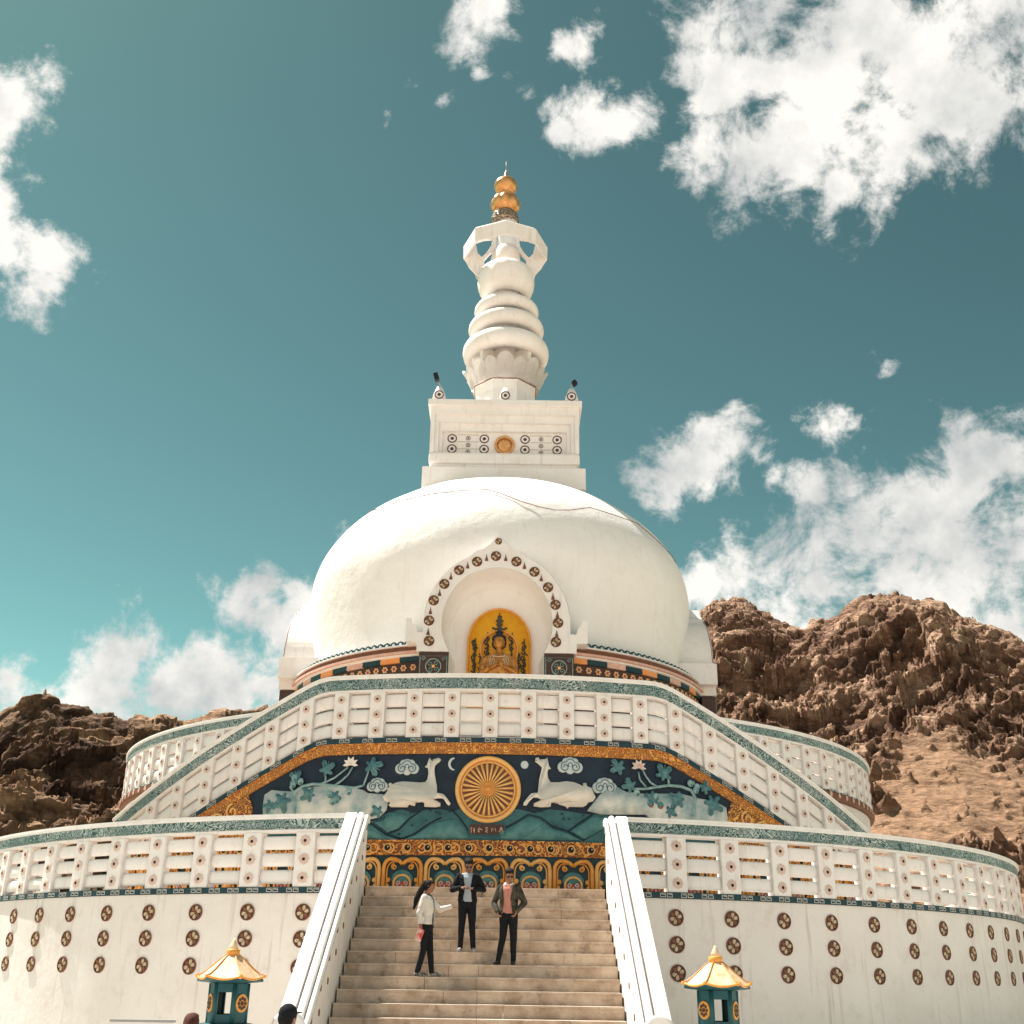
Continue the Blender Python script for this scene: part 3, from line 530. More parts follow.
# ---------------------------------------------------------------- ground
g = G(); g.lathe([(900, GZ-.06), (.01, GZ-.06)], 96, 0, 10, smooth=False, cap=False)
tag(g.build('ground', M['earth']), kind='structure')
g = G()
for i in range(-16, 17):
    for j in range(-22, 6):
        x = i*1.5; y = -2+j*1.5
        g.mi = 0; g.box(x+.006, x+1.494, y+.006, y+1.494, GZ-.05, GZ+random.uniform(0, .004))
tag(g.build('forecourt', M['paving']), kind='structure')

# ---------------------------------------------------------------- staircase

root = empty('staircase', (0, -3, GZ), 'wide stone staircase climbing between the two white sloping balustrades, dark patches on its steps', 'staircase')
for i in range(NS):
    z1 = -SR*i; y1 = -ST*i
    g = G(); rnd = random.Random(i)
    cuts = [-SW]+sorted(rnd.choice((-1.62, -1.0, -.62, -.05, .45, .95, 1.55))+rnd.uniform(-.03, .03) for _ in range(2))+[SW]
    cuts = sorted(set(cuts))
    for a, b in zip(cuts, cuts[1:]):
        if b-a < .2: continue
        zz = z1+rnd.uniform(-.002, .003); yy = y1+rnd.uniform(-.003, .003)
        g.box(a+.003, b-.003, yy+.022, y1+ST+.05, z1-SR-.02, zz-.035)
        g.box(a+.002, b-.002, yy, y1+ST+.05, zz-.035, zz, .006)
    g.build('step', M['step'], root)
# two handrail-like balustrades on the flanks of the stair
def stair_balustrade(sg, label):
    root = empty('stair_balustrade', (sg*2.72, -3, GZ), label, 'balustrade', 'sloping balustrades of the stair')
    def sh(v): return .65*(min(v, -.3)+.3)
    def piece(x0, x1, z0, z1, bev=.0, y0=-6.45, y1=.0, rnd=0):
        g = G(); a, b = sorted((sg*x0, sg*x1))
        n = 14
        sec = [(a, z0), (b, z0), (b, z1), (a, z1)]
        if rnd:
            sec = [(a, z0), (b, z0)]+[((a+b)/2+(b-a)/2*cos(pi*k/6), z1-rnd+rnd*sin(pi*k/6)) for k in range(7)]
        ys = [y0+(y1-y0)*k/n for k in range(n)]+[-.3, y1]; ys = sorted(set(ys))
        rings = [[g.v(x, y, z+sh(y)) for x, z in sec] for y in ys]
        m = len(sec)
        for A, B in zip(rings, rings[1:]):
            for k in range(m): g.f([A[k], A[(k+1) % m], B[(k+1) % m], B[k]], bool(rnd) and 2 <= k < m-1)
        g.f(rings[0][::-1]); g.f(rings[-1])
        return g
    g = piece(2.56, 2.88, -1.0, 1.28)
    for v in g.bm.verts:
        if v.co.z < v.co.y*.65+.3-.3 and False: pass
    # wall body goes down to the ground
    for v in g.bm.verts:
        if abs(v.co.z-(-1.0+sh(v.co.y))) < 1e-4: v.co.z = GZ
    g.build('wall', M['wall'], root)
    g = piece(2.775, 2.99, 1.28, 1.47); g.build('coping', M['coping'], root)
    g = piece(2.615, 2.735, 1.26, 1.48, rnd=.045); g.build('handrail', M['coping'], root)
    g = piece(2.515, 2.585, 1.28, 1.43, rnd=.03); g.build('bead', M['coping'], root)
    g = piece(2.545, 2.562, 1.13, 1.278); g.build('floral_band', M['floral'], root)
    g = piece(2.878, 2.895, 1.13, 1.278); g.build('floral_band', M['floral'], root)
    # small dark rosettes on the inner face
    me = G().disc(0, 0, .055, 0, -.012, 12).mesh('small_rosette', [M['brown']])
    for k in range(8):
        y = -.6-k*.72
        for dz in (.35, -.02):
            o = inst('rosette', me, root, (sg*2.56, y, 1.28+sh(y)-.45+dz-.1), rz=-sg*pi/2)
    g = G()
    x = sg*2.75
    g.lathe([(.25, 0), (.255, .08), (.22, .10)], 28, 0, 0).xf(Matrix.Translation((x, -6.47, -2.46)) @ Matrix.Rotation(pi/2, 4, 'X'))
    g.box(x-.2, x+.2, -6.46, -6.2, GZ, -2.5)
    g.build('newel', M['panelwhite'], root)
    g = G(); g.disc(x, -2.46, .045, -6.57, -6.585, 14); g.build('newel_rosette', M['hole'], root)
stair_balustrade(-1, 'left white sloping stair balustrade beside the woman in the pale jacket')
stair_balustrade(1, 'right white sloping stair balustrade, the one nearer the man in the open collared jacket')

# ---------------------------------------------------------------- shared ornament meshes
def medallion_mesh(r=.19):
    g = G()
    g.mi = 0; g.disc(0, 0, r*.93, 0, -.012, 24)
    g.mi = 3; g.disc(0, 0, r, 0, -.03, 24, rin=r*.88)
    for k in range(6):
        a = 2*pi*k/6+.3
        ca, sa = cos(a), sin(a)
        pts = [(.20, -.05), (.45, -.21), (.68, -.22), (.82, 0), (.68, .22), (.45, .21), (.20, .05)]
        poly = [(r*(p*ca-q*sa), r*(p*sa+q*ca)) for p, q in pts]
        g.mi = (2, 2, 1, 2, 2, 1)[k]
        g.plate(poly, -.01, -.024)
    g.mi = 1; g.disc(0, 0, r*.13, -.01, -.03, 10)
    bmesh.ops.recalc_face_normals(g.bm, faces=g.bm.faces)
    return g.mesh('medallion', [M['darkbrown'], M['rust'], M['petalcream'], M['brown']])
MED = medallion_mesh(.17)
def rosette_mesh(r=.105):
    g = G(); g.mi = 0
    n = 32
    A = []; 
    for rr, y in ((1.0, 0), (1.0, -.012), (.62, -.018), (.30, -.016)):
        A.append([g.v(r*rr*(1+(.07*cos(8*2*pi*i/n) if rr > .5 else 0))*cos(2*pi*i/n), y, r*rr*(1+(.07*cos(8*2*pi*i/n) if rr > .5 else 0))*sin(2*pi*i/n)) for i in range(n)])
    for P, Q in zip(A, A[1:]):
        for i in range(n): g.f([P[i], P[(i+1) % n], Q[(i+1) % n], Q[i]])
    g.f(A[-1])
    g.mi = 2; g.disc(0, 0, r*.68, -.012, -.0215, 20, rin=r*.60)
    g.mi = 1; g.disc(0, 0, r*.30, -.012, -.026, 10)
    bmesh.ops.recalc_face_normals(g.bm, faces=g.bm.faces)
    return g.mesh('rosette', [M['rose'], M['hole'], M['peach']])
ROS = rosette_mesh(.115)
ROSB = rosette_mesh(.10)

def key_band(u0, u1, z0, z1, y0, y1, pitch, shearf=None):
    """dark band with small squared-spiral motifs"""
    g = G(); g.mi = 0; g.box(u0, u1, y0, y1, z0, z1)
    h = z1-z0
    k = math.ceil(u0/pitch)
    y2 = y1-.004
    while k*pitch < u1-.1:
        c = k*pitch
        if c > u0+.1:
            g.mi = 1
            for s in (-1, 1):
                cx = c+s*.075; a = .062; b = h*.34; t = .011; zc = (z0+z1)/2
                for q in ((cx-a, cx+a, zc+b-t, zc+b), (cx-a, cx-a+t, zc-b, zc+b-t), (cx-a+t, cx+a, zc-b, zc-b+t), (cx+a-t, cx+a, zc-b+t, zc+b*.35), (cx-a*.4, cx+a-t, zc+b*.2, zc+b*.2+t)):
                    g.box(q[0], q[1], y1, y2, q[2], q[3])
        k += 1
    return g
def balustrade(root, R, xc, yc, u0, u1, zb, H, pitch, phase, pw, sh=None, ros=ROS, keyh=.125, thick=.26, rail_n=3, back=True, keyp=.44, slit=.076, floral=True, cop=.10, fl=.215):
    """balustrade swept round a drum: coping, floral band, posts with rosettes, rails with slits between, key band
       H = height from zb (underside) to top; y negative is outward"""
    sh = sh or (lambda u: 0.)
    CUT = .25
    zt = zb+H
    def fin(g, name, m, cut=CUT):
        g.cut(cut).shear(sh).bend(R, xc, yc); return g.build(name, m, root)
    g = G(); g.box(u0, u1, -.07, thick+.05, zt-cop*.55, zt, .0); g.box(u0, u1, -.045, thick+.03, zt-cop, zt-cop*.55-.002)
    fin(g, 'coping', M['coping'])
    g = G(); g.box(u0, u1, -.02, thick, zt-cop-fl+.03, zt-cop-.002); g.box(u0, u1, -.03, thick, zt-cop-fl, zt-cop-fl+.028)
    fin(g, 'floral_band', [M['floral']])
    g = G(); g.box(u0, u1, .0, thick, zt-cop-fl-.06, zt-cop-fl-.002); fin(g, 'top_rail', M['panelwhite'])
    g = key_band(u0, u1, zb, zb+keyh, .05, -.03, keyp); fin(g, 'key_band', [M['darkteal'], M['keyline']])
    z0 = zb+keyh+.002; z1 = zt-cop-fl-.062
    k0 = math.ceil((u0-phase)/pitch+.2); k1 = math.floor((u1-phase)/pitch-.2)
    ps = [phase+k*pitch for k in range(k0, k1+1)]
    for p in ps:
        g = G(); g.box(p-pw/2, p+pw/2, -.012, thick-.02, z0, z1, .008); o = fin(g, 'post', M['panelwhite'])
        hz = (z1-z0)
        for f in (.16, .5, .84):
            P, t = on_drum(p, z0+hz*f+sh(p), R, xc, yc, .0122)
            # tilt follows nothing: the discs stay upright on the post
            r_ = inst('rosette', ros, o, P, rz=t)
    edges = [u0]+ps+[u1]
    for a, b in zip(edges, edges[1:]):
        A = a+(pw/2 if a != u0 else 0)+.001; B = b-(pw/2 if b != u1 else 0)-.001
        if B-A < .1: continue
        hz = (z1-z0); n = rail_n
        rh = (hz-slit*(n+1))/n
        g = G()
        for k in range(n):
            c0 = z0+slit+k*(rh+slit)
            # shallow rounded log set back from the post face
            sec = []
            for q in range(9):
                th = pi*q/8
                sec.append((.085-.032*sin(th)**.6, c0+rh*(q/8)))
            sec += [(.17, c0+rh), (.17, c0)]
            Ra = [g.v(A, y, z) for y, z in sec]; Rb = [g.v(B, y, z) for y, z in sec]
            m = len(sec)
            for i in range(m): g.f([Ra[i], Ra[(i+1) % m], Rb[(i+1) % m], Rb[i]], i < 8)
            g.f(Ra[::-1]); g.f(Rb)
        fin(g, 'rail', M['panelwhite'])

# ---------------------------------------------------------------- lower terrace
A0 = math.asin(2.93/17)*17   # arc length where the stair cuts the drum
U1 = radians(100)*17
for sg, nm in ((-1, 'left'), (1, 'right')):
    wl = {'left': 'tall curved cream terrace wall studded with round medallions, left of the stair', 'right': 'tall curved cream terrace wall studded with round medallions, right of the stair'}[nm]
    bl = {'left': 'pierced white terrace balustrade with rosettes on top of the wall left of the stair', 'right': 'pierced white terrace balustrade with rosettes on top of the wall right of the stair'}[nm]
    a, b = (A0, U1) if sg > 0 else (-U1, -A0)
    root = empty('terrace_wall', (sg*6, 0, GZ), wl, 'wall', 'curved lower terrace walls')
    g = G(); g.box(a, b, .0, .5, GZ-.1, -.152); g.cut(.3).bend(17, XC, YC); g.build('wall', M['wall'], root)
    for k in range(12):
        u = sg*(13.35+4.36*k)*pi/180*17
        for z in (-.53, -1.06, -1.61):
            P, t = on_drum(u, z, 17, XC, YC, .0)
            inst('medallion', MED, root, P, rz=t)
    root = empty('terrace_balustrade', (sg*6, .6, -.15), bl, 'balustrade', 'pierced balustrades of the lower terrace')
    balustrade(root, 17.02, XC, YC, a, b, -.15, 1.63, radians(4.27)*17, radians(13.6)*17*sg, .44, keyp=.47)
g = G()
pts = []
for i in range(181):
    t = radians(-180+2*i); x = XC+16.6*sin(t); y = YC-16.6*cos(t)
    if abs(x) < 2.93 and y < 5: continue
    pts.append((x, y))
# insert the stair head
k = next(i for i, p in enumerate(pts) if p[0] > 2.9 and p[1] < 2)
pts[k:k] = [(-2.93, .35), (-2.5, .35), (-2.5, .02), (2.5, .02), (2.5, .35), (2.93, .35)]
vs0 = [g.v(x, y, 0) for x, y in pts]; g.f(vs0)
tag(g.build('terrace_floor', M['step']), kind='structure')
"""end part 1"""
# ---------------------------------------------------------------- relief wall under the upper terrace
RR, RC = 16., 19.
def fr(u): # ramp line
    a = abs(u); s = .478; k = 4.45; w = .35
    if a < k-w: return 0.
    if a < k+w: return -s*(a-k+w)**2/(4*w)
    return -s*(a-k)
UE = 11.25
root = empty('relief_wall', (0, 3, 0), 'dark carved relief wall above the stair head with two white deer beside a golden wheel', 'relief wall')
def rb(g, name, m, cut=.25, parent=None, shear=False):
    if cut: g.cut(cut)
    if shear: g.shear(fr)
    g.bend(RR, 0, RC); return g.build(name, m, parent or root)
g = G(); n = 90
top = [( -UE+2*UE*i/n, 3.63+fr(-UE+2*UE*i/n)) for i in range(n+1)]
poly = [(-UE, -.02), (UE, -.02)]+[(u, max(z, .02)) for u, z in reversed(top)]
g.plate(poly, .35, 0.); rb(g, 'wall', M['navy'])
# gold border under the ramp, corner fretwork
g = G(); g.box(-UE, UE, 0, -.05, 3.35, 3.6); g.box(-UE, UE, -.05, -.075, 3.58, 3.62)
rb(g, 'gold_border', M['goldfine'], shear=True)
for sg in (-1, 1):
    g = G(); ue = 10.4
    poly = [(sg*6.25, 1.30), (sg*ue, 1.30)]+[(sg*u, 3.34+fr(u)) for u in (9.0, 8.2, 7.4, 6.6, 6.32)]+[(sg*6.15, 2.1)]
    poly = [p for p in poly]
    poly[1] = (sg*8.65, 1.30); poly[2] = (sg*8.6, 3.34+fr(8.6))
    g.plate(poly, 0, -.035); rb(g, 'corner_fretwork', M['goldcarve'])
    g = G(); c = (sg*7.2, 1.75)
    g.disc(c[0], c[1], .16, -.03, -.07, 18, bulge=.03); rb(g, 'fretwork_boss', M['teal'], cut=0)
    g = G(); g.tube(spiral(c[0], c[1], .24, .30, 0, 330, 18, -.05), .03); g.tube(spiral(c[0]+.5*sg, c[1]-.12, .22, .05, 0, 500, 24, -.05), .03); g.tube(spiral(c[0]-.45*sg, c[1]+.3, .2, .04, 90, 560, 24, -.05), .03)
    rb(g, 'fretwork_scroll', M['palegold'], cut=0)
# landscape
g = G(); g.plate(T['hill'][:-0 or None], 0, -.02); g.box(-8.6, 8.6, 0, -.018, 1.28, 1.62); rb(g, 'painted_hills', M['hill'])
for p in T['hillpatch']:
    g = G(); g.plate(p, -.015, -.035, .02, .015); rb(g, 'hill_slope', M['hill2'])
g = G()
for l in T['ridge']: g.tube([(u, -.035, z) for u, z in l], .018, 5)
rb(g, 'ridge_lines', M['navy'], cut=0)
g = G(); rnd = random.Random(3)
for _ in range(110):
    u = rnd.uniform(-2.9, 2.9); z = rnd.uniform(1.34, 2.05)
    if abs(u) < .9 and z > 1.35: continue
    h = rnd.uniform(.035, .07)
    g.plate([(u-.035, z), (u+.035, z), (u+.01, z+h), (u-.012, z+h*.8)], -.03, -.045)
rb(g, 'grass_tufts', M['darkteal'], cut=0)
for k in ('rock_l', 'rock_r'):
    g = G(); g.plate(T[k], 0, -.05, .03, .03); rb(g, 'painted_rock', M['rockpaint'])
# plants
def leaf_poly(c, s, rot, k=5):
    out = []; n = 44
    for i in range(n):
        a = 2*pi*i/n
        r = s*(.40+.60*(1-abs((k*a/(2*pi)) % 1*2-1))**1.1 if True else 0)*(.74+.26*cos(a))*(1+.06*cos(15*a))
        out.append((c[0]+r*cos(a+rot), c[1]+r*sin(a+rot)))
    return out
for i, (u, z, s, a) in enumerate(T['leaf']):
    g = G(); g.mi = 0; sc = s*.031
    g.plate(leaf_poly((u, z), sc, radians(a)), -.04, -.085, .008, .015)
    g.mi = 1
    for da in (-50, -20, 0, 20, 50):
        aa = radians(a+da); g.tube([(u, -.09, z), (u+sc*.75*cos(aa), -.10, z+sc*.75*sin(aa))], .007, 4)
    rb(g, 'leaf', [M['leaf'], M['leaf2']], cut=0)
for key in ('stemL', 'stemR'):
    g = G()
    for i, l in enumerate(T[key]):
        g.tube([(u, -.07, z) for u, z in l], .055 if i == 0 else .03, 6, r2=.03 if i == 0 else .02)
    rb(g, 'stem', M['leaf2'], cut=0)
for u, z, k in T['bud']:
    g = G(); g.mi = 0; g.ball((u, -.08, z), .085, 10, 8, (1, .5, 1.1)); g.mi = 1; g.ball((u+.02, -.10, z-.05), .04, 8, 6)
    rb(g, 'bud', [M['leaf2'] if not k else M['hill2'], M['red'] if k else M['leaf']], cut=0)
for i, (u, z) in enumerate(T['flower']):
    g = G()
    for a in (150, 110, 70, 30, -10, 190):
        aa = radians(a); L = .20
        cu, cz = u+L*.6*cos(aa), z+L*.6*sin(aa)
        g.plate([(u, z-.02), (u+L*.6*cos(aa-.35), z+L*.6*sin(aa-.35)), (u+L*cos(aa), z+L*sin(aa)), (u+L*.6*cos(aa+.35), z+L*.6*sin(aa+.35))], -.08, -.11-.003*a/30)
    g.ball((u, -.12, z), .04, 8, 6)
    rb(g, 'flower', M['petal'] if i else M['deer'], cut=0)
# clouds, moon, sun
for u, z, s in T['cloud']:
    g = G(); g.mi = 0
    for du, dz, r in ((-.17, -.03, .13), (.17, -.03, .13), (0, .06, .15), (0, -.08, .11), (-.09, .09, .1), (.1, .09, .1)):
        g.disc(u+du*s, z+dz*s, r*s, 0, -.045-r*.05, 20, bulge=.012)
    g.mi = 1
    for sgn in (-1, 1):
        g.tube(spiral(u+sgn*.12*s, z-.03*s, .115*s, .03*s, 90, 90+sgn*-480, 22, -.072), .010, 5)
    g.tube(arc_pts(u, z+.05*s, .105*s, 10, 170, 10, -.074), .009, 5)
    g.tube(arc_pts(u, z+.02*s, .05*s, -60, 240, 10, -.074), .009, 5)
    rb(g, 'painted_cloud', [M['cloudpaint'], M['cloudline']], cut=0)
u, z = T['moon']; s = .0011*120
mo = [(u+.03+s*1.15*cos(radians(a)), z+s*1.2*sin(radians(a))) for a in range(95, 266, 12)]
mi_ = [(u+.075+s*1.02*cos(radians(a)), z+s*1.05*sin(radians(a))) for a in range(262, 99, -12)]
g = G(); g.plate(mo+mi_, 0, -.03); rb(g, 'crescent_moon', M['cloudpaint'], cut=0)
u, z = T['sun']; g = G(); g.disc(u, z, .095, 0, -.03, 20); rb(g, 'painted_sun', M['cloudpaint'], cut=0)
# deer
for k in ('deer_l', 'deer_r'):
    p = T[k]; g = G(); g.plate(p, -.02, -.075, .016, .03); d = rb(g, 'deer', M['deer'], cut=0)
    sg = -1 if k == 'deer_l' else 1
    hu = [q[0] for q in p]; hz = max(q[1] for q in p)
    hx = (min(hu) if sg > 0 else max(hu)); 
    # eye and nostril on the head, at the front top of the outline
    top = max(p, key=lambda q: q[1]); ex = top[0]+(-.06 if sg > 0 else .08)
    g = G(); g.ball((ex, -.108, top[1]-.075), .016, 8, 6, (1, .5, .7)); g.ball((top[0]+(-.17 if sg > 0 else .20), -.10, top[1]-.06), .008, 6, 4)
    rb(g, 'eye', M['black'], cut=0, parent=d)
    # belly, flank and folded leg carving
    bx = [q for q in p]; cu = sum(hu)/len(hu)
    g = G()
    zb = min(q[1] for q in p)
    g.tube([(cu+sg*.55, -.108, zb+.16), (cu+sg*.4, -.112, zb+.17), (cu+sg*.2, -.112, zb+.13), (cu+sg*.02, -.108, zb+.10)], .006, 4)
    g.tube([(cu-sg*.28, -.108, zb+.20), (cu-sg*.38, -.112, zb+.14), (cu-sg*.5, -.10, zb+.09)], .006, 4)
    rb(g, 'carved_line', M['rose'], cut=0, parent=d)
# the wheel
WX, WZ, WR = -.035, 2.49, .80
wh = sub_empty('wheel', root, (WX, 2.9, WZ))
def rw(g, name, m): g.bend(RR, 0, RC); return g.build(name, m, wh)
g = G(); g.disc(WX, WZ, WR*.98, 0, -.05, 56); rw(g, 'wheel_disc', M['wheelgold'])
g = G(); g.tube(arc_pts(WX, WZ, WR-.05, 0, 360, 64, -.07)[:-1], .055, 8, closed=True); g.tube(arc_pts(WX, WZ, WR-.15, 0, 360, 64, -.06)[:-1], .022, 6, closed=True)
rw(g, 'rim', M['palegold'])
g = G(); g.disc(WX, WZ, WR*.79, -.045, -.056, 56); rw(g, 'spoke_ground', M['brown'])
for i in range(28):
    a = 2*pi*i/28+.06
    g = G(); ca, sa = cos(a), sin(a); w = .030
    poly = [(WX+ca*.16-sa*q*.5, WZ+sa*.16+ca*q*.5) for q in (-w, w)]+[(WX+ca*WR*.78-sa*q, WZ+sa*WR*.78+ca*q) for q in (w, -w)]
    g.plate(poly, -.05, -.085, .006, .01); rw(g, 'spoke', M['palegold'])
g = G(); g.disc(WX, WZ, .17, -.05, -.10, 28); g.tube(arc_pts(WX, WZ, .135, 0, 360, 28, -.105)[:-1], .02, 6, closed=True); g.disc(WX, WZ, .07, -.1, -.13, 20, bulge=.02)
rw(g, 'hub', M['wheelgold'])
# plaque with characters
(pa, pb), (pc, pd) = T['plaque'][0], T['plaque'][1]
g = G(); g.mi = 0; g.box(pa, pc, 0, -.05, min(pb, pd), max(pb, pd)); g.mi = 1
for q in ((pa, pa+.018), (pc-.018, pc)): g.box(q[0], q[1], -.05, -.062, pd, pb)
g.box(pa+.02, pc-.02, -.05, -.06, pb-.018, pb); g.box(pa+.02, pc-.02, -.05, -.06, pd, pd+.018)
pl = rb(g, 'plaque', [M['darkbrown'], M['hill']], cut=0)
g = G()
for l in T['glyph']: g.tube([(u, -.056, z) for u, z in l], .010, 5)
rb(g, 'characters', M['peach'], cut=0, parent=pl)
# scroll band with eye rosettes
g = G(); g.box(-10.9, 10.9, 0, -.07, .93, 1.27); g.box(-10.9, 10.9, -.07, -.11, 1.235, 1.28); rb(g, 'scroll_band', M['goldcarve'])
g = G()
for k in range(-27, 28):
    g.tube(arc_pts(k*.395, 1.09, .105, 200, 480, 10, -.085), .022, 5)
rb(g, 'scroll_relief', M['palegold'], cut=0)
me = None
for k in range(-22, 23):
    g = G(); g.mi = 0; g.disc(0, 0, .075, 0, -.02, 14, bulge=.02); g.mi = 1; g.tube([(p[0], -.012, p[2]) for p in arc_pts(0, 0, .085, 0, 360, 14)][:-1], .018, 5, closed=True)
    g.mi = 2; g.ball((.02, -.035, .02), .02, 6, 5)
    if me is None: bmesh.ops.recalc_face_normals(g.bm, faces=g.bm.faces); me = g.mesh('band_eye', [M['black'], M['palegold'], M['cream']])
    else: g.bm.free()
    if abs(k*.49) > 10.7: continue
    P, t = on_drum(k*.49+.02, 1.10, RR, 0, RC, .085); inst('band_eye', me, root, P, rz=t)
# arcade of ogee niches
PIT = 1.02
for k in range(-10, 11):
    c = k*PIT
    niche = None
    g = G(); g.box(c-PIT/2, c+PIT/2, 0, -.02, .0, .93); ar = rb(g, 'arch_niche', M['darkteal'])
    g = G()
    W = PIT/2-.055
    def half(s):
        pts = [(c+s*W, -.07, 0.), (c+s*W, -.07, .45)]+[(c+s*(W-.17)+s*.17*cos(radians(a)), -.07, .62+.22*sin(radians(a))) for a in range(0, 91, 15)]
        pts += [(c+s*.18, -.07, .835), (c+s*.08, -.07, .79), (c, -.07, .72)]
        return pts
    for s in (-1, 1):
        g.tube(half(s), .05, 7)
        g.tube([(p[0]-s*.075, -.05, p[2]-.06) for p in half(s)[:-2]], .02, 5)
        g.tube(spiral(c+s*.20, .66, .07, .015, 90 if s > 0 else 90, 90+s*-500, 18, -.07), .022, 5)
        g.ball((c+s*.34, -.05, .36), .06, 8, 6, (1, .5, 1)); g.ball((c+s*.36, -.05, .24), .045, 8, 6, (1, .5, 1))
    rb(g, 'arch', M['palegold'] if k % 2 else M['gold'], cut=0, parent=ar)
    g = G()
    fan = [(c+.265*cos(radians(a)), .36+.22*sin(radians(a))*1.05) for a in range(-10, 191, 20)]
    g.plate(fan, -.02, -.05, .02, .015)
    rb(g, 'scallop', M['hill2'], cut=0, parent=ar)
    g = G(); g.tube([(c-.20, -.06, 0), (c-.20, -.06, .32)]+arc_pts(c, .34, .185, 165, 15, 8, -.06, rz=.13)+[(c+.20, -.06, .32), (c+.20, -.06, 0)], .032, 6)
    rb(g, 'inner_frame', M['palegold'], cut=0, parent=ar)
    g = G(); g.mi = 0; g.plate([(c-.17, 0), (c+.17, 0), (c+.17, .34), (c+.09, .43), (c-.09, .43), (c-.17, .34)], -.02, -.045)
    g.mi = 1
    g.tube([(c, -.06, 0), (c, -.06, .26)], .022, 6); 
    for s in (-1, 1):
        g.tube(spiral(c+s*.08, .29, .06, .015, 270, 270+s*420, 14, -.06), .018, 5); g.tube(spiral(c+s*.10, .11, .05, .012, 90, 90-s*420, 12, -.055), .014, 5)
    rb(g, 'red_motif', [M['red'] if k % 3 else M['brown'], M['petal']], cut=0, parent=ar)

# ramp balustrade on top of the relief wall
root = empty('ramp_balustrade', (0, 3, 3.6), 'pierced white balustrade rising and falling over the deer and wheel relief', 'balustrade')
balustrade(root, RR+.05, 0, RC, -UE, UE, 3.62, 1.75, .966, -.02, .38, sh=fr, ros=ROSB, keyh=.13, keyp=.62, slit=.055, cop=.105, fl=.27)

# ---------------------------------------------------------------- second drum
R2 = 13.0
root = empty('upper_terrace_wall', (XC, 4, 0), 'curved white wall of the upper terrace behind the ramp with a dark band round it', 'wall')
g = G(); g.lathe([(R2-.1, -.02), (R2-.1, 3.12)], 160, XC, YC, cap=False); g.build('wall', M['wall'], root)
g = G(); g.lathe([(R2-.12, 3.12), (R2+.02, 3.14), (R2+.05, 3.2), (R2+.05, 3.34), (R2-.12, 3.36)], 160, XC, YC, cap=False, smooth=False); g.build('dark_band', M['brown'], root)
g = G(); g.mi = 0
for i in range(150):
    a = 2*pi*i/150
    P = Vector((XC+(R2+.055)*sin(a), YC-(R2+.055)*cos(a), 3.27))
    q = G(); q.disc(0, 0, .075, 0, -.02, 10); q.xf(Matrix.Translation(P) @ Matrix.Rotation(a, 4, 'Z'))
    me = bpy.data.meshes.new('t'); q.bm.to_mesh(me); q.bm.free(); g.bm.from_mesh(me); bpy.data.meshes.remove(me)
g.build('band_roundels', M['peach'], root)
root = empty('upper_terrace_balustrade', (XC, 4, 3.35), 'pierced white balustrade encircling the upper terrace at the foot of the dome', 'balustrade')
for s in (-1, 1):
    a, b = sorted((s*radians(17)*R2, s*radians(120)*R2))
    balustrade(root, R2, XC, YC, a, b, 3.36, 1.47, .95, .3, .36, ros=ROSB, keyh=.03, slit=.05, cop=.09, fl=.2)
g = G(); g.lathe([(R2-.1, 3.70), (.1, 3.70)], 120, XC, YC, cap=False, smooth=False)
tag(g.build('upper_terrace_floor', M['step']), kind='structure')

# ---------------------------------------------------------------- the stupa
root = empty('stupa', (XS, YC, 3.7), 'great white domed stupa with box shaped top and ringed spire carrying a gold finial', 'stupa')
prof = [(6.98, 7.6), (7.0, 8.2), (7.08, 9.2), (7.22, 10.3)]
for i in range(0, 46):
    t = radians(88)*i/45; prof.append((7.3*cos(t), 11.25+4.93*sin(t)))
prof.append((.0, 16.25))
g = G(); g.lathe(prof[:-1], 160, XS, YC, cap=False)
# a cap for the top, and a closed underside so it can be cut
bmesh.ops.holes_fill(g.bm, edges=[e for e in g.bm.edges if e.is_boundary])
# hand-trowelled unevenness
import mathutils.noise as mn
for v in g.bm.verts:
    d = mn.noise(v.co*.35)*.05+mn.noise(v.co*.9)*.02
    n_ = Vector((v.co.x-XS, v.co.y-YC, (v.co.z-11)*1.4)); n_.normalize(); v.co += n_*d
dome = g.build('dome', M['dome'], root)
def smooth_line(P, n=4):
    out = [P[0]]
    for i in range(len(P)-1):
        p0 = P[i-1] if i else (-P[1][0], P[1][1]); p1 = P[i]; p2 = P[i+1]; p3 = P[min(i+2, len(P)-1)]
        for k in range(1, n+1):
            t = k/n
            out.append(tuple(.5*((2*p1[j])+(-p0[j]+p2[j])*t+(2*p0[j]-5*p1[j]+4*p2[j]-p3[j])*t*t+(-p0[j]+3*p1[j]-3*p2[j]+p3[j])*t**3) for j in (0, 1)))
    return out
for k_ in ('fin', 'fac', 'fmed', 'ftri'): T[k_] = [[q_[0], q_[1]+.07] for q_ in T[k_]]
T['fac'][0][1] += .09; T['ftop'][1] += .12
fin_ = smooth_line(T['fin']); fac = T['fac']; fac = fac[:3]+smooth_line(fac[2:9], 3)[1:]+fac[9:]
inner = [(-x, z) for x, z in reversed(fin_[1:])]+[(x, z) for x, z in fin_]
NF = YC-7.82           # front plane of the niche
def cutter(rz):
    g = G(); poly = [(-1.493, 5.0)]+inner+[(1.493, 5.0)]
    A = [g.v(p[0], -8.4, p[1]) for p in poly]; B = [g.v(p[0], -6.3, p[1]) for p in poly]; n = len(A)
    for i in range(n): g.f([A[i], A[(i+1) % n], B[(i+1) % n], B[i]])
    g.f(A[::-1]); g.f(B); g.xf(Matrix.Translation((XS, YC, 0)) @ Matrix.Rotation(rz, 4, 'Z'))
    bmesh.ops.recalc_face_normals(g.bm, faces=g.bm.faces)
    me = g.mesh('cut', []); o = bpy.data.objects.new('cut', me); COL.objects.link(o); return o
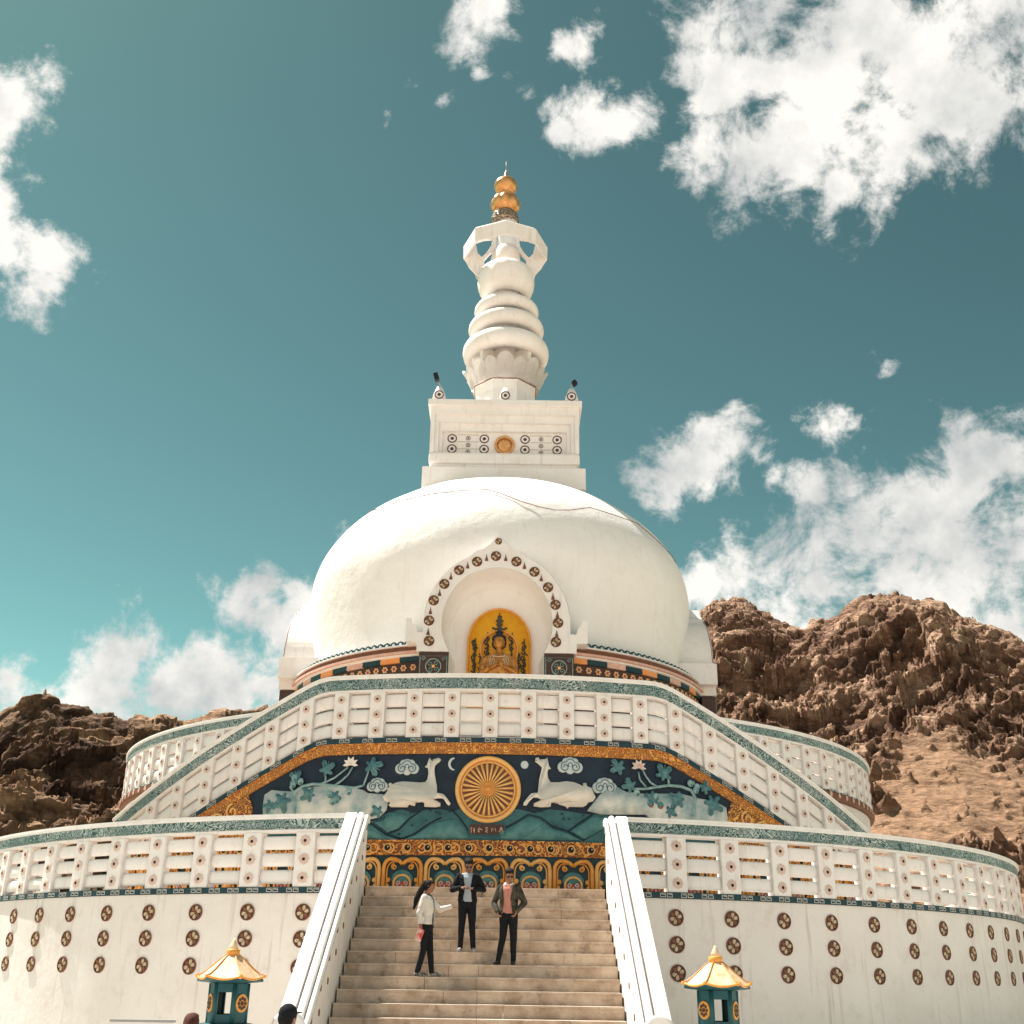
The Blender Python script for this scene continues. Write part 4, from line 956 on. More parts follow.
for rz in (0, pi/2, -pi/2, pi):
    c = cutter(rz)
    md = dome.modifiers.new('b', 'BOOLEAN'); md.operation = 'DIFFERENCE'; md.object = c; md.solver = 'EXACT'
    bpy.context.view_layer.update()
    dg = bpy.context.evaluated_depsgraph_get()
    nm = bpy.data.meshes.new_from_object(dome.evaluated_get(dg)); dome.modifiers.clear()
    old = dome.data; dome.data = nm; bpy.data.meshes.remove(old); nm.name = 'dome'
    bpy.data.objects.remove(c)
def quad_arc(prof, name, m, a_lo=13.5, segs=36, smooth=False):
    for k in range(4):
        g = G(); a0 = radians(a_lo+90*k); a1 = radians(90-a_lo+90*k)
        g.lathe(prof, segs, XS, YC, smooth=smooth, a0=a0, a1=a1, cap=False); g.build(name, m, root)
quad_arc([(7.6, 7.66), (7.78, 7.68), (7.78, 7.76), (7.7, 7.78)], 'cream_cornice', M['peach'])
quad_arc([(7.6, 7.6), (7.7, 7.62), (7.7, 7.67)], 'cream_ledge', M['white'])
quad_arc([(7.7, 7.78), (7.66, 7.79), (7.66, 7.93), (7.5, 7.935)], 'brown_frieze', M['brown'])
quad_arc([(7.6, 7.93), (7.74, 7.94), (7.74, 7.98), (6.9, 8.0)], 'cream_ledge', M['white'])
# lotus leaf cresting and coloured blocks, gold flowers
cols = [M['orange'], M['darkteal'], M['peach'], M['darkteal']]
mes = {}
for m in (M['orange'], M['darkteal'], M['peach']):
    g = G(); g.box(-.36, .36, 0, .1, 0, .19); bmesh.ops.recalc_face_normals(g.bm, faces=g.bm.faces); mes[m.name] = g.mesh('frieze_block', [m])
def flat_on(name, meshf, Rr, zc, da, m, lo, wr=root):
    pass
for k in range(4):
    a = 19.5; i = 0
    while a < 70.5:
        t = radians(a+90*k); m = cols[i % 4]
        P = Vector((XS+7.63*sin(t), YC-7.63*cos(t), 7.44)); inst('frieze_block', mes[m.name], root, P, rz=t)
        a += 5.48; i += 1
def scatter_arc(name, m, Rr, z, step, shape, mats):
    for k in range(4):
        g = G(); a = 15.
        while a < 75.5:
            t = radians(a+90*k); q = G(); shape(q)
            q.xf(Matrix.Translation((XS+Rr*sin(t), YC-Rr*cos(t), z)) @ Matrix.Rotation(t, 4, 'Z'))
            me = bpy.data.meshes.new('t'); q.bm.to_mesh(me); q.bm.free(); g.bm.from_mesh(me); bpy.data.meshes.remove(me)
            a += step
        g.build(name, mats, root)
def lobe(q):
    q.mi = 0; q.plate([(-.10, 0), (.10, 0), (.13, .08), (.10, .14), (0, .18), (-.10, .14), (-.13, .08)], .03, 0)
    q.mi = 1; q.plate([(-.045, .04), (.045, .04), (.05, .09), (0, .13), (-.05, .09)], 0, -.012)
scatter_arc('lotus_cresting', None, 7.55, 7.99, 1.95, lobe, [M['darkteal'], M['cloudpaint']])
def flower(q):
    for j in range(6):
        b = 2*pi*j/6; q.mi = j % 2; q.disc(.075*cos(b), .075*sin(b), .035, 0, -.03, 8)
    q.mi = 2; q.disc(0, 0, .03, 0, -.04, 8)
for k in range(4):
    g = G(); g.mi = 3; g.lathe([(7.55, 3.7), (7.55, 7.46)], 36, XS, YC, smooth=False, a0=radians(13.5+90*k), a1=radians(76.5+90*k), cap=False)
    for z in (7.26, 6.92):
        a = 15.
        while a < 75.5:
            t = radians(a+90*k); q = G(); flower(q)
            q.xf(Matrix.Translation((XS+7.56*sin(t), YC-7.56*cos(t), z)) @ Matrix.Rotation(t, 4, 'Z'))
            me = bpy.data.meshes.new('t'); q.bm.to_mesh(me); q.bm.free(); g.bm.from_mesh(me); bpy.data.meshes.remove(me)
            a += 2.6
    g.build('painted_drum', [M['palegold'], M['peach'], M['red'], M['darkbrown']], root)

# niche: facade, tunnel, pedestals, medallions
def make_niche():
    nr = sub_empty('niche', root, (XS, YC, 3.7))
    outer = [(-x, z) for x, z in reversed(fac[1:])]+[(x, z) for x, z in fac]   # left base .. tip .. right base
    # U shaped face as a strip between matched outlines
    def resample(poly, n):
        L = [0]
        for a, b in zip(poly, poly[1:]): L.append(L[-1]+math.dist(a, b))
        out = []
        for i in range(n+1):
            t = L[-1]*i/n; k = max(j for j in range(len(L)) if L[j] <= t+1e-9); k = min(k, len(poly)-2)
            f = (t-L[k])/(L[k+1]-L[k]) if L[k+1] > L[k] else 0
            out.append((poly[k][0]+(poly[k+1][0]-poly[k][0])*f, poly[k][1]+(poly[k+1][1]-poly[k][1])*f))
        return out
    g = G()
    poly = outer+list(reversed(inner))
    ar = sum(a[0]*b[1]-b[0]*a[1] for a, b in zip(poly, poly[1:]+poly[:1]))
    if ar < 0: poly = poly[::-1]
    y0, y1 = -6.3, -7.82
    B = [g.v(p[0], y1, p[1]) for p in poly]; A = [g.v(p[0], y0, p[1]) for p in poly]; n = len(poly)
    for i in range(n): g.f([A[i], A[(i+1) % n], B[(i+1) % n], B[i]])
    g.f(B)
    g.xf(Matrix.Translation((XS, YC, 0))); g.build('arch_facade', M['white'], nr)
    # thin dark outline moulding along the ogee
    g = G(); og = outer[8:-8]
    g.tube([(x, -7.79, z) for x, z in og if z > 8.7], .013, 5); g.xf(Matrix.Translation((XS, YC, 0))); g.build('ogee_edge', M['brown'], nr)
    # lining of the recess
    g = G(); P = [(-1.493, 4.0)]+inner+[(1.493, 4.0)]
    rings = [[g.v(x*s, y, z*s+(1-s)*7.3 if z > 5 else z) for x, z in P] for y, s in ((-7.81, .998), (-7.4, .992), (-6.9, .965), (-6.55, .9))]
    for A_, B_ in zip(rings, rings[1:]):
        for i in range(len(P)-1): g.f([A_[i], A_[i+1], B_[i+1], B_[i]], True)
    g.f(rings[-1]); g.xf(Matrix.Translation((XS, YC, 0))); g.build('recess', M['dome'], nr, fix=True)
    for s in (-1, 1):
        a, b = sorted((s*1.50, s*2.42))
        g = G(); g.box(a, b, -7.79, -7.3, 3.7, 7.57); g.xf(Matrix.Translation((XS, YC, 0))); pd_ = g.build('pedestal', M['darkbrown'], nr)
        g = G()
        for z in (7.12, 6.6, 6.08): g.mi = 0; g.disc(s*1.96, z, .25, -7.79, -7.82, 20, rin=.225); g.mi = 1; g.disc(s*1.96, z, .05, -7.79, -7.82, 10); g.mi = 0; [g.tube(spiral(s*1.96+.13*cos(q), z+.13*sin(q), .085, .02, degrees(q), degrees(q)+400, 12, -7.805), .011, 4) for q in (.78, 2.36, 3.93, 5.5)]; [g.tube(spiral(s*1.96+w_*.31, z+.24, .07, .02, 0, 400, 10, -7.805), .01, 4) for w_ in (-1, 1)]
        g.tube([(a+.04, -7.80, 3.9), (a+.04, -7.80, 7.45), (b-.04, -7.80, 7.45), (b-.04, -7.80, 3.9)], .015, 4)
        g.xf(Matrix.Translation((XS, YC, 0))); g.build('pedestal_scrolls', [M['leaf2'], M['palegold']], nr)
    for x, z in T['fmed']: inst('medallion', FM, nr, (XS+x, NF, z))
    inst('medallion', FMS, nr, (XS, NF, T['ftop'][1]))
    for x, z in T['ftri']: inst('flame_motif', FT, nr, (XS+x, NF, z))
    return nr
FM = medallion_mesh(.165); FMS = medallion_mesh(.11)
g = G(); g.plate([(-.055, -.10), (.055, -.10), (.045, -.03), (.02, .03), (0, .14), (-.02, .03), (-.045, -.03)], 0, -.02); bmesh.ops.recalc_face_normals(g.bm, faces=g.bm.faces); FT = g.mesh('flame_motif', [M['brown']])
niche = make_niche()
for rz in (pi/2, -pi/2, pi):
    c = niche.copy(); COL.objects.link(c); c.rotation_euler = (0, 0, rz)
    for ch in niche.children:
        d = ch.copy(); COL.objects.link(d); d.parent = c

XH = .12
# harmika (square box on the dome)
def sq(g, hw, z0, z1, bev=0.): g.box(XH-hw, XH+hw, YC-hw, YC+hw, z0, z1, bev); return g
g = G(); sq(g, 3.12, 15.3, 16.18, .02); g.build('plinth', M['white'], root)
g = G(); g.box(XH-2.83, XH+2.83, YC-2.83, YC+2.83, 16.18, 16.42, .03); g.box(XH-2.92, XH+2.92, YC-2.92, YC+2.92, 16.42, 16.90, .11); g.build('base_moulding', M['white'], root)
hb = None
g = G(); sq(g, 2.45, 16.90, 18.9); hb = g.build('box_body', M['white'], root)
g = G()
for (ho, hi, zt, zb_, dep) in ((2.90, 2.74, 18.9, 18.58, 2.90), (2.738, 2.58, 18.578, 18.27, 2.76), (2.578, 2.44, 18.268, 17.96, 2.62)):
    g.box(XH-ho, XH+ho, YC-dep, YC+dep, zb_, zt)
    for s in (-1, 1):
        for q in (-1, 1):
            a, b = sorted((XH+s*hi, XH+s*ho)); c, d = sorted((YC+q*(dep-.5 if False else 2.3), YC+q*dep))
            g.box(a, b, c, d, 16.90, zb_-.001)
g.build('stepped_frame', M['white'], root)
g = G(); sq(g, 3.02, 18.902, 19.16, .02); g.build('top_slab', M['white'], root)
yf = YC-2.45
def ring_dot(r):
    g = G(); g.mi = 0; g.disc(0, 0, r, 0, -.03, 24, rin=r*.80); g.mi = 0; g.disc(0, 0, r*.36, 0, -.03, 14); g.mi = 1; g.disc(0, 0, r*.79, 0, -.012, 24)
    bmesh.ops.recalc_face_normals(g.bm, faces=g.bm.faces); return g.mesh('ring_dot', [M['ringdark'], M['white']])
RD = ring_dot(.185); RDS = ring_dot(.085)
for x in (-2.06, -.80, .80, 2.06):
    for z in (17.70, 17.25): inst('ring_dot', RD, root, (XH+x, yf, z))
for x in (-1.43, 1.43):
    for z in (17.72, 17.42, 17.13): inst('ring_dot', RDS, root, (XH+x, yf, z))
g = G()
for x in (-1.43, 1.43):
    for z in (17.87, 17.57, 17.26): g.box(XH+x-.42, XH+x+.42, yf-.006, yf, z-.006, z+.006)
g.build('painted_lines', M['brown'], root)
g = G(); g.disc(XH, 17.42, .40, yf, yf-.09, 32, rin=.30); g.disc(XH, 17.42, .31, yf, yf-.04, 30, bulge=.03); g.build('gold_disc', M['metalgold'], root)
g = G()
for k in range(10): a = 2*pi*k/10; g.tube([(XH+.06*cos(a), yf-.075, 17.42+.06*sin(a)), (XH+.27*cos(a), yf-.05, 17.42+.27*sin(a))], .016, 5)
g.build('disc_rays', M['palegold'], root)
ante = [(-.30, 0), (.30, 0), (.22, .3), (.09, .64), (-.09, .64), (-.22, .3)]
for s, yy in ((-1, -2.85), (1, -2.85), (-1, 2.7), (1, 2.7)):
    g = G(); g.plate(ante, YC+yy+.2, YC+yy, .02, .02); g.xf(Matrix.Translation((XH+s*2.62, 0, 19.16))); o = g.build('corner_antefix', M['white'], root)
    inst('ring_dot', RD, o, (XH+s*2.62, YC+yy-.02, 19.42))
g = G(); g.plate(ante, YC-2.6, YC-2.8, .02, .02); g.xf(Matrix.Translation((XH, 0, 19.16))); o = g.build('centre_antefix', M['white'], root); inst('ring_dot', RD, o, (XH, YC-2.82, 19.45))

# spire
def oct8(a, z): 
    b = (a+pi/8) % (pi/4)-pi/8; return cos(pi/8)/cos(b)
XP = .08
g = G(); g.lathe([(1.36, 19.16), (1.30, 20.1), (1.30, 20.7), (1.36, 21.05), (1.38, 21.10)], 64, XP, YC, smooth=False, rmod=oct8); g.build('spire_base', M['white'], root)
g = G(); g.lathe([(1.38, 21.10), (1.41, 21.13), (1.38, 21.16)], 64, XP, YC, smooth=False, rmod=oct8); g.build('spire_band', M['brown'], root)
# lotus bowl with petals
g = G(); g.lathe([(1.30, 21.14), (1.40, 21.5), (1.48, 21.85), (.6, 21.9)], 64, XP, YC); g.build('lotus_core', M['white'], root)
g = G(); rows, colz = 7, 7
for i in range(16):
    a0 = 2*pi*i/16; big = i % 2 == 0
    top = .98 if big else .86
    grid = []
    for r in range(rows+1):
        f = r/rows; z = 21.13+top*f
        w = (.36 if big else .30)*(1-.04*f)*(1 if f < .78 else sqrt(max(.0, 1-((f-.78)/.25)**2)))
        rad = 1.37+.30*f+(.14*f**3 if big else .08*f**3)
        row = []
        for c in range(colz+1):
            q = -1+2*c/colz; an = a0+q*w/rad*.5*2
            bulge = .035*(1-q*q)
            row.append(g.v(XP+(rad+bulge)*sin(an), YC-(rad+bulge)*cos(an), z-.02*abs(q)))
        grid.append(row)
    for A_, B_ in zip(grid, grid[1:]):
        for c in range(colz): g.f([A_[c], A_[c+1], B_[c+1], B_[c]], True)
ext = bmesh.ops.solidify(g.bm, geom=list(g.bm.faces), thickness=.07)
g.build('lotus_petals', M['white'], root)
g = G(); g.lathe([(.75, 21.8), (.7, 22.6), (.72, 23.4), (.68, 25.6), (.7, 26.0)], 40, XP, YC); g.build('spire_shaft', M['white'], root)
for (R_, zc, hz, ri) in ((1.86, 23.02, .62, .72), (1.64, 24.17, .50, .7), (1.41, 25.10, .42, .7)):
    lo = [(ri, zc-hz*.15), (ri+(R_-ri)*.35, zc-hz*.40), (R_*.80, zc-hz*.78), (R_*.91, zc-hz*.72), (R_*.975, zc-hz*.45), (R_, zc-hz*.08), (R_*.99, zc+hz*.2), (R_*.955, zc+hz*.42)]
    up = [(R_*.955, zc+hz*.42), (R_*.90, zc+hz*.58), (R_*.78, zc+hz*.72), (R_*.6, zc+hz*.82), (ri, zc+hz*.9)]
    g = G(); g.lathe(lo, 72, XP, YC, cap=False); g.lathe(up, 72, XP, YC, cap=False); g.build('spire_ring', M['white'], root)
for k in range(4):
    g = G(); g.box(-.09, .09, -1.45, -.6, 22.0, 22.82); g.xf(Matrix.Translation((XP, YC, 0)) @ Matrix.Rotation(pi/4+pi/2*k, 4, 'Z')); g.build('ring_strut', M['white'], root)
XP = .03
pr = [(.72, 25.95), (.85, 25.80), (1.05, 25.95), (1.2, 26.25), (1.25, 26.6), (1.24, 26.9), (1.17, 27.15), (.98, 27.34), (.55, 27.42)]
g = G(); g.lathe(pr, 64, XP, YC, rmod=lambda a, z: 1+.012*cos(16*a)); g.build('bulb', M['white'], root)
g = G(); g.lathe([(.60, 27.38), (.63, 27.75), (.6, 28.15), (.5, 28.45), (.44, 28.52), (.44, 28.56), (.42, 29.6), (.5, 29.95)], 40, XP, YC); g.build('bulb_neck', M['white'], root)
R8 = 1.88; XP = -.02
g = G(); g.lathe([(R8-.12, 28.66), (R8-.12, 28.0), (R8, 27.94), (R8+.02, 28.62), (R8-.04, 28.70), (R8-.12, 28.66)], 8, XP, YC, smooth=False, cap=False)
g.build('canopy_hood', M['white'], root)
def fin_mesh():
    bm = bmesh.new()
    outer_ = [(1.80, 28.6), (1.83, 27.96), (1.62, 27.5), (1.14, 26.95), (.9, 27.1), (.40, 27.35), (.40, 29.65), (.75, 29.42)]
    h1 = [(1.36, 28.82), (1.0, 28.98), (.60, 29.02), (.66, 28.62), (.88, 28.22), (1.06, 28.02), (1.24, 28.22)]
    h2 = [(.96, 27.86), (.76, 28.14), (.56, 28.36), (.66, 27.85), (.68, 27.58), (.92, 27.55)]
    E_ = []
    for lp in (outer_, h1, h2):
        vs = [bm.verts.new((x, 0, z)) for x, z in lp]
        E_ += [bm.edges.new((vs[i], vs[(i+1) % len(vs)])) for i in range(len(vs))]
    bmesh.ops.triangle_fill(bm, edges=E_, use_beauty=True)
    r = bmesh.ops.extrude_face_region(bm, geom=list(bm.faces))
    vv = [e for e in r['geom'] if isinstance(e, bmesh.types.BMVert)]
    bmesh.ops.translate(bm, verts=vv, vec=(0, .14, 0)); bmesh.ops.translate(bm, verts=list(bm.verts), vec=(0, -.07, 0))
    bmesh.ops.recalc_face_normals(bm, faces=bm.faces)
    me = bpy.data.meshes.new('canopy_fin'); bm.to_mesh(me); bm.free(); me.materials.append(M['white']); return me
FN = fin_mesh()
for k in (0, 1, 2): inst('canopy_fin', FN, root, (XP, YC, 0), rz=k*pi/2)
# flared ribs from bulb to the octagon corners
# flared lower skirt of the canopy: eight tapering blades from the bulb to the corners
for k in (3, 5):
    a = pi/4*k
    g = G(); g.plate([(1.12, 27.15), (1.2, 27.35), (1.5, 27.75), (1.83, 28.05), (1.85, 27.95), (1.78, 27.72), (1.42, 27.32)], .10, -.10)
    g.xf(Matrix.Translation((XP, YC, 0)) @ Matrix.Rotation(a-pi/2, 4, 'Z')); g.build('canopy_blade', M['white'], root)
XP = -.06
g = G(); g.lathe([(.5, 29.85), (.66, 29.95), (.52, 30.15), (.6, 30.3), (.45, 30.5)], 32, XP, YC, rmod=lambda a, z: 1+.05*cos(12*a)); g.build('finial_collar', M['collar'], root)
pr = [(.38, 30.45)]+[(.30+.33*sin(radians(t)), 30.95-.42*cos(radians(t))) for t in range(20, 161, 14)]+[(.34, 31.42)]
g = G(); g.lathe(pr, 64, XP, YC, rmod=lambda a, z: 1+.10*abs(cos(4*a))); g.build('finial_vase', M['metalgold'], root)
pr = [(.30, 31.42), (.30, 31.55)]+[(.54*sin(radians(t)), 32.0-.46*cos(radians(t))) for t in range(35, 150, 12)]+[(.16, 32.46), (.07, 32.7), (.02, 32.95)]
g = G(); g.lathe(pr, 40, XP, YC); g.build('finial_jewel', M['metalgold'], root)
g = G(); g.tube([(XP, YC, 32.9), (XP, YC, 33.45)], .018, 6); g.build('lightning_rod', M['grey'], root)

# floodlights on the box corners and the cable across the dome
for s, lab in ((-1, 'small black floodlight tilted up above the left corner of the box under the spire'), (1, 'small black floodlight above the right corner of the box under the spire')):
    r0 = empty('floodlight', (XH+s*2.62, YC-2.7, 19.95), lab, 'floodlight', 'floodlights on the box under the spire')
    P = Vector((XH+s*2.62, YC-2.7, 19.95))
    g = G(); g.tube([P, P+Vector((-.06 if s < 0 else .04, 0, .16))], .025, 6); g.build('bracket', M['grey'], r0)
    g = G(); g.box(-.09, .09, -.12, .12, -.05, .28 if s < 0 else .12, .015); g.xf(Matrix.Translation(P+Vector((-.12 if s < 0 else .1, 0, .24 if s < 0 else .15))) @ Matrix.Rotation(-.3 if s < 0 else .9, 4, 'Y')); g.build('lamp_housing', M['black'], r0)
pts = T['cable']
g = G(); g.tube(pts, .014, 5)
tag(g.build('cable', M['brown']), 'thin dark cable draped across the upper part of the white dome', 'cable')

# ---------------------------------------------------------------- statue in the niche
root = STAT
bx, by = XS+.07, 10.0
g = G(); w = 1.0
poly = [(bx-w, 6.1), (bx+w, 6.1), (bx+w, 8.2)]+[(bx+w*cos(radians(a)), 8.2+1.15*sin(radians(a))) for a in range(10, 171, 10)]+[(bx-w, 8.2)]
g.plate(poly, by+.15, by, .04, .02); g.build('back_panel', M['yellow'], root)
g = G(); g.tube([(x, by-.02, z) for x, z in poly[2:]]+[(bx-w, by-.02, 6.1)], .04, 6); g.tube([(bx+w, by-.02, 6.1), (bx+w, by-.02, 8.2)], .04, 6); g.build('panel_rim', M['gold'], root)
g = G(); g.tube(arc_pts(bx, 8.0, .60, -40, 220, 28, by-.03), .05, 6); g.tube(arc_pts(bx, 8.0, .50, -40, 220, 28, by-.03), .015, 5); g.build('halo', M['gold'], root)
g = G(); rnd = random.Random(5)
def deco(cx, z0, z1, w):
    z = z0
    while z < z1:
        g.tube(spiral(cx+rnd.uniform(-w, w)*.3, z, w*rnd.uniform(.5, .9), .02, rnd.uniform(0, 360), rnd.uniform(400, 620), 12, by-.04), .022, 5)
        z += w*1.0
    g.tube([(cx, by-.04, z0-.3), (cx+.02, by-.04, z1+.1)], .02, 5)
for cx in (-.80, .80): deco(bx+cx, 6.5, 8.25, .10)
for s in (-1, 1): deco(bx+s*.40, 7.75, 8.45, .12); deco(bx+s*.62, 7.2, 7.8, .10)
# crest above the head
for z, w_ in ((8.42, .17), (8.55, .13), (8.68, .24), (8.80, .09), (8.93, .11), (9.08, .05)):
    g.tube([(bx-w_, by-.05, z+.03), (bx-w_*.5, by-.06, z-.02), (bx, by-.07, z+.02), (bx+w_*.5, by-.06, z-.02), (bx+w_, by-.05, z+.03)], .032, 6); 
g.box(bx-.07, bx+.07, by-.09, by-.02, 8.3, 9.05); g.tube([(bx, by-.05, 9.0), (bx, by-.05, 9.22)], .02, 5)
g.build('crest_ornament', M['bronze'], root)
"""end part 2"""
# ---------------------------------------------------------------- lanterns
def lantern(x, y, yaw, label):
    base = Vector((x, y, GZ))
    root = empty('stone_lantern', base, label, 'lantern', 'roofed lanterns flanking the stair')
    def B(g, name, m, parent=root):
        for v in g.bm.verts:
            if v.co.z > -1.80: v.co.z = -1.80+(v.co.z+1.80)*.80
        g.xf(Matrix.Translation((x, y, 0)) @ Matrix.Rotation(yaw, 4, 'Z')); return g.build(name, m, parent)
    H = lambda a, z: cos(pi/6)/cos((a % (pi/3))-pi/6)   # hexagon, a corner at a = 0
    k6 = 6
    def hexl(prof, name, m): g = G(); g.lathe([(r, z) for r, z in prof], 6, 0, 0, smooth=False); g.xf(Matrix.Rotation(pi/6, 4, 'Z')); return B(g, name, m)
    hexl([(.52, GZ), (.52, GZ+.12), (.44, GZ+.14), (.44, GZ+.24), (.22, GZ+.3)], 'pedestal_foot', M['lanternteal'])
    hexl([(.2, GZ+.28), (.17, GZ+.6), (.17, -2.75), (.24, -2.62)], 'shaft', M['lanternteal'])
    hexl([(.24, -2.66), (.40, -2.56), (.42, -2.44), (.40, -2.41), (.36, -2.40)], 'platform', M['lanternteal'])
    # hexagonal chamber: corner posts, sills, window faces front and back
    r = .275
    g = G()
    for k in range(6):
        a = pi/6+pi/3*k; g.lathe([(.035, -2.40), (.035, -1.86)], 8, r*sin(a), -r*cos(a))
    for k in range(6):
        a = pi/3*k; ap = r*cos(pi/6); w = r/2
        q = G()
        if k in (0, 3):
            q.box(-w, w, -.02, .02, -2.40, -2.28); q.box(-w, w, -.02, .02, -1.98, -1.86)
            q.box(-w, -.10, -.02, .02, -2.28, -1.98); q.box(.10, w, -.02, .02, -2.28, -1.98)
        else: q.box(-w, w, -.02, .02, -2.40, -1.86)
        q.xf(Matrix.Rotation(a, 4, 'Z') @ Matrix.Translation((0, -ap, 0)))
        me = bpy.data.meshes.new('t'); q.bm.to_mesh(me); q.bm.free(); g.bm.from_mesh(me); bpy.data.meshes.remove(me)
    B(g, 'chamber', M['lanternteal'])
    for k in (1, 2, 4, 5):
        a = pi/3*k; ap = r*cos(pi/6)+.02
        q = G(); q.mi = 0; q.disc(0, -2.13, .125, 0, -.02, 20); q.mi = 1
        for j in range(8):
            b = 2*pi*j/8; q.disc(.07*cos(b), -2.13+.07*sin(b), .024, -.02, -.03, 7)
        q.disc(0, -2.13, .03, -.02, -.032, 10)
        q.xf(Matrix.Rotation(a, 4, 'Z') @ Matrix.Translation((0, -ap, 0))); B(q, 'medallion', [M['gold'], M['darkbrown']])
    # flared roof with lifted corners
    def roof(g, prof, n=36, dz=0.):
        rings = []; prof = [(q_*.91, z_, l_) for q_, z_, l_ in prof]
        for rr, z, lift in prof:
            ring = []
            for i in range(n):
                a = 2*pi*i/n; c = abs(cos(3*(a+pi/6)))  # 1 on the corners
                hx = cos(pi/6)/cos(((a) % (pi/3))-pi/6)
                t = (rr-.1)/.45
                rad = rr*(hx*(1-.0)+.0)
                ring.append(g.v(rad*sin(a), -rad*cos(a), z+lift*((1-abs(((a) % (pi/3))-pi/6)/(pi/6)) and (abs(((a) % (pi/3))-pi/6)/(pi/6))**2)+dz))
            rings.append(ring)
        for A, C in zip(rings, rings[1:]):
            for i in range(n): g.f([A[i], A[(i+1) % n], C[(i+1) % n], C[i]], False)
        g.f(rings[-1])
    g = G(); roof(g, [(.55, -1.80, .05), (.49, -1.74, .02), (.40, -1.655, 0), (.29, -1.55, 0), (.18, -1.44, 0), (.10, -1.38, 0)]); g.xf(Matrix.Rotation(pi/6, 4, 'Z')); B(g, 'roof', M['lanternroof'])
    g = G(); roof(g, [(.28, -1.86, 0), (.46, -1.845, .03), (.545, -1.835, .05), (.548, -1.805, .05)]); g.xf(Matrix.Rotation(pi/6, 4, 'Z')); B(g, 'eaves', M['lanternteal'])
    g = G()
    ring = []
    for i in range(72):
        a = 2*pi*i/72; m_ = ((a) % (pi/3))-pi/6; hx = cos(pi/6)/cos(m_)
        ring.append((.503*hx*sin(a), -.503*hx*cos(a), -1.80+.05*(abs(m_)/(pi/6))**2))
    g.tube(ring, .020, 6, closed=True)
    for k in range(6):
        a = pi/3*k
        g.tube([(.91*rr*sin(a), -.91*rr*cos(a), z+.012) for rr, z in ((.56, -1.75), (.49, -1.72), (.40, -1.655), (.29, -1.55), (.18, -1.44), (.10, -1.38))], .013, 6, r2=.008)
        g.box(.51*sin(a)-.02, .51*sin(a)+.02, -.51*cos(a)-.02, -.51*cos(a)+.02, -1.775, -1.72, .008)
    g.xf(Matrix.Rotation(pi/6, 4, 'Z')); B(g, 'roof_trim', M['gold'])
    g = G(); g.lathe([(.07, -1.40), (.10, -1.38), (.105, -1.29), (.08, -1.275)], 18, 0, 0); B(g, 'finial_drum', M['gold'])
    g = G(); g.lathe([(.075, -1.28), (.06, -1.22), (.03, -1.14), (.012, -1.09)], 14, 0, 0); B(g, 'finial_tip', M['lanternroof'])
    return root
lantern(-3.68, -6.5, 0., 'teal stone lantern with cream and gold roof standing left of the stair')
lantern(3.64, -6.5, 0., 'teal stone lantern with cream and gold roof standing right of the stair')
# low board against the left wall
bx = -5.3
root = empty('notice_board', (bx, -5.2, GZ), 'low pale board with a thin grey top edge in front of the left terrace wall', 'board')
g = G(); g.box(bx-.5, bx+.5, -5.23, -5.17, GZ+.5, -2.46); g.build('panel', M['panelwhite'], root)
g = G(); g.box(bx-.52, bx+.52, -5.24, -5.16, -2.459, -2.42, .008); g.build('top_edge', M['grey'], root)
for s in (-1, 1):
    g = G(); g.box(bx+s*.45-.025, bx+s*.45+.025, -5.165, -5.12, GZ, -2.46); g.build('leg', M['grey'], root)

# ---------------------------------------------------------------- rocky hills
def hashn(ix, iy, iz, s=0):
    h = (ix.astype(np.int64)*374761393+iy.astype(np.int64)*668265263+iz.astype(np.int64)*2147483647+s*974711) & 0x7fffffff
    h = (h ^ (h >> 13))*1274126177 & 0x7fffffff
    return ((h ^ (h >> 16)) & 0xffffff)/float(0xffffff)
def vnoise(x, y, z, s=0):
    ix, iy, iz = np.floor(x), np.floor(y), np.floor(z); fx, fy, fz = x-ix, y-iy, z-iz
    u, v, w = (t*t*t*(t*(t*6-15)+10) for t in (fx, fy, fz)); r = 0
    for a in (0, 1):
        for b in (0, 1):
            for c in (0, 1):
                r = r+hashn(ix+a, iy+b, iz+c, s)*(u if a else 1-u)*(v if b else 1-v)*(w if c else 1-w)
    return r*2-1
def fbm(x, y, z, o, s=0, rough=.5, ridged=False):
    a = 1.; t = 0.; r = 0.
    for i in range(o):
        n = vnoise(x, y, z, s+i*17)
        r = r+a*((1-2*np.abs(n)) if ridged else n); t += a; a *= rough; x = x*2.03; y = y*2.03; z = z*2.03
    return r/t
def facet(x, y, z, s=0):
    """cells with one random tilt each: angular broken rock"""
    ix, iy, iz = np.floor(x), np.floor(y), np.floor(z); best = np.full(x.shape, 9.); out = np.zeros(x.shape); cid = np.zeros(x.shape)
    for a in (-1, 0, 1):
        for b in (-1, 0, 1):
            for c in (-1, 0, 1):
                jx, jy, jz = ix+a, iy+b, iz+c
                dx = x-jx-hashn(jx, jy, jz, s); dy = y-jy-hashn(jx, jy, jz, s+5); dz = z-jz-hashn(jx, jy, jz, s+9)
                d = dx*dx+dy*dy+dz*dz; nb = d < best
                h = hashn(jx, jy, jz, s+21)
                t = (h-.5)*.9+(hashn(jx, jy, jz, s+31)-.5)*1.9*dx+(hashn(jx, jy, jz, s+33)-.5)*1.9*dy+(hashn(jx, jy, jz, s+35)-.5)*1.9*dz
                best = np.where(nb, d, best); out = np.where(nb, t, out); cid = np.where(nb, h, cid)
    return out, cid
def sstep(a, b, x): t = np.clip((x-a)/(b-a), 0, 1); return t*t*(3-2*t)
CX, CY, CZ = .45, -24.5, -1.68
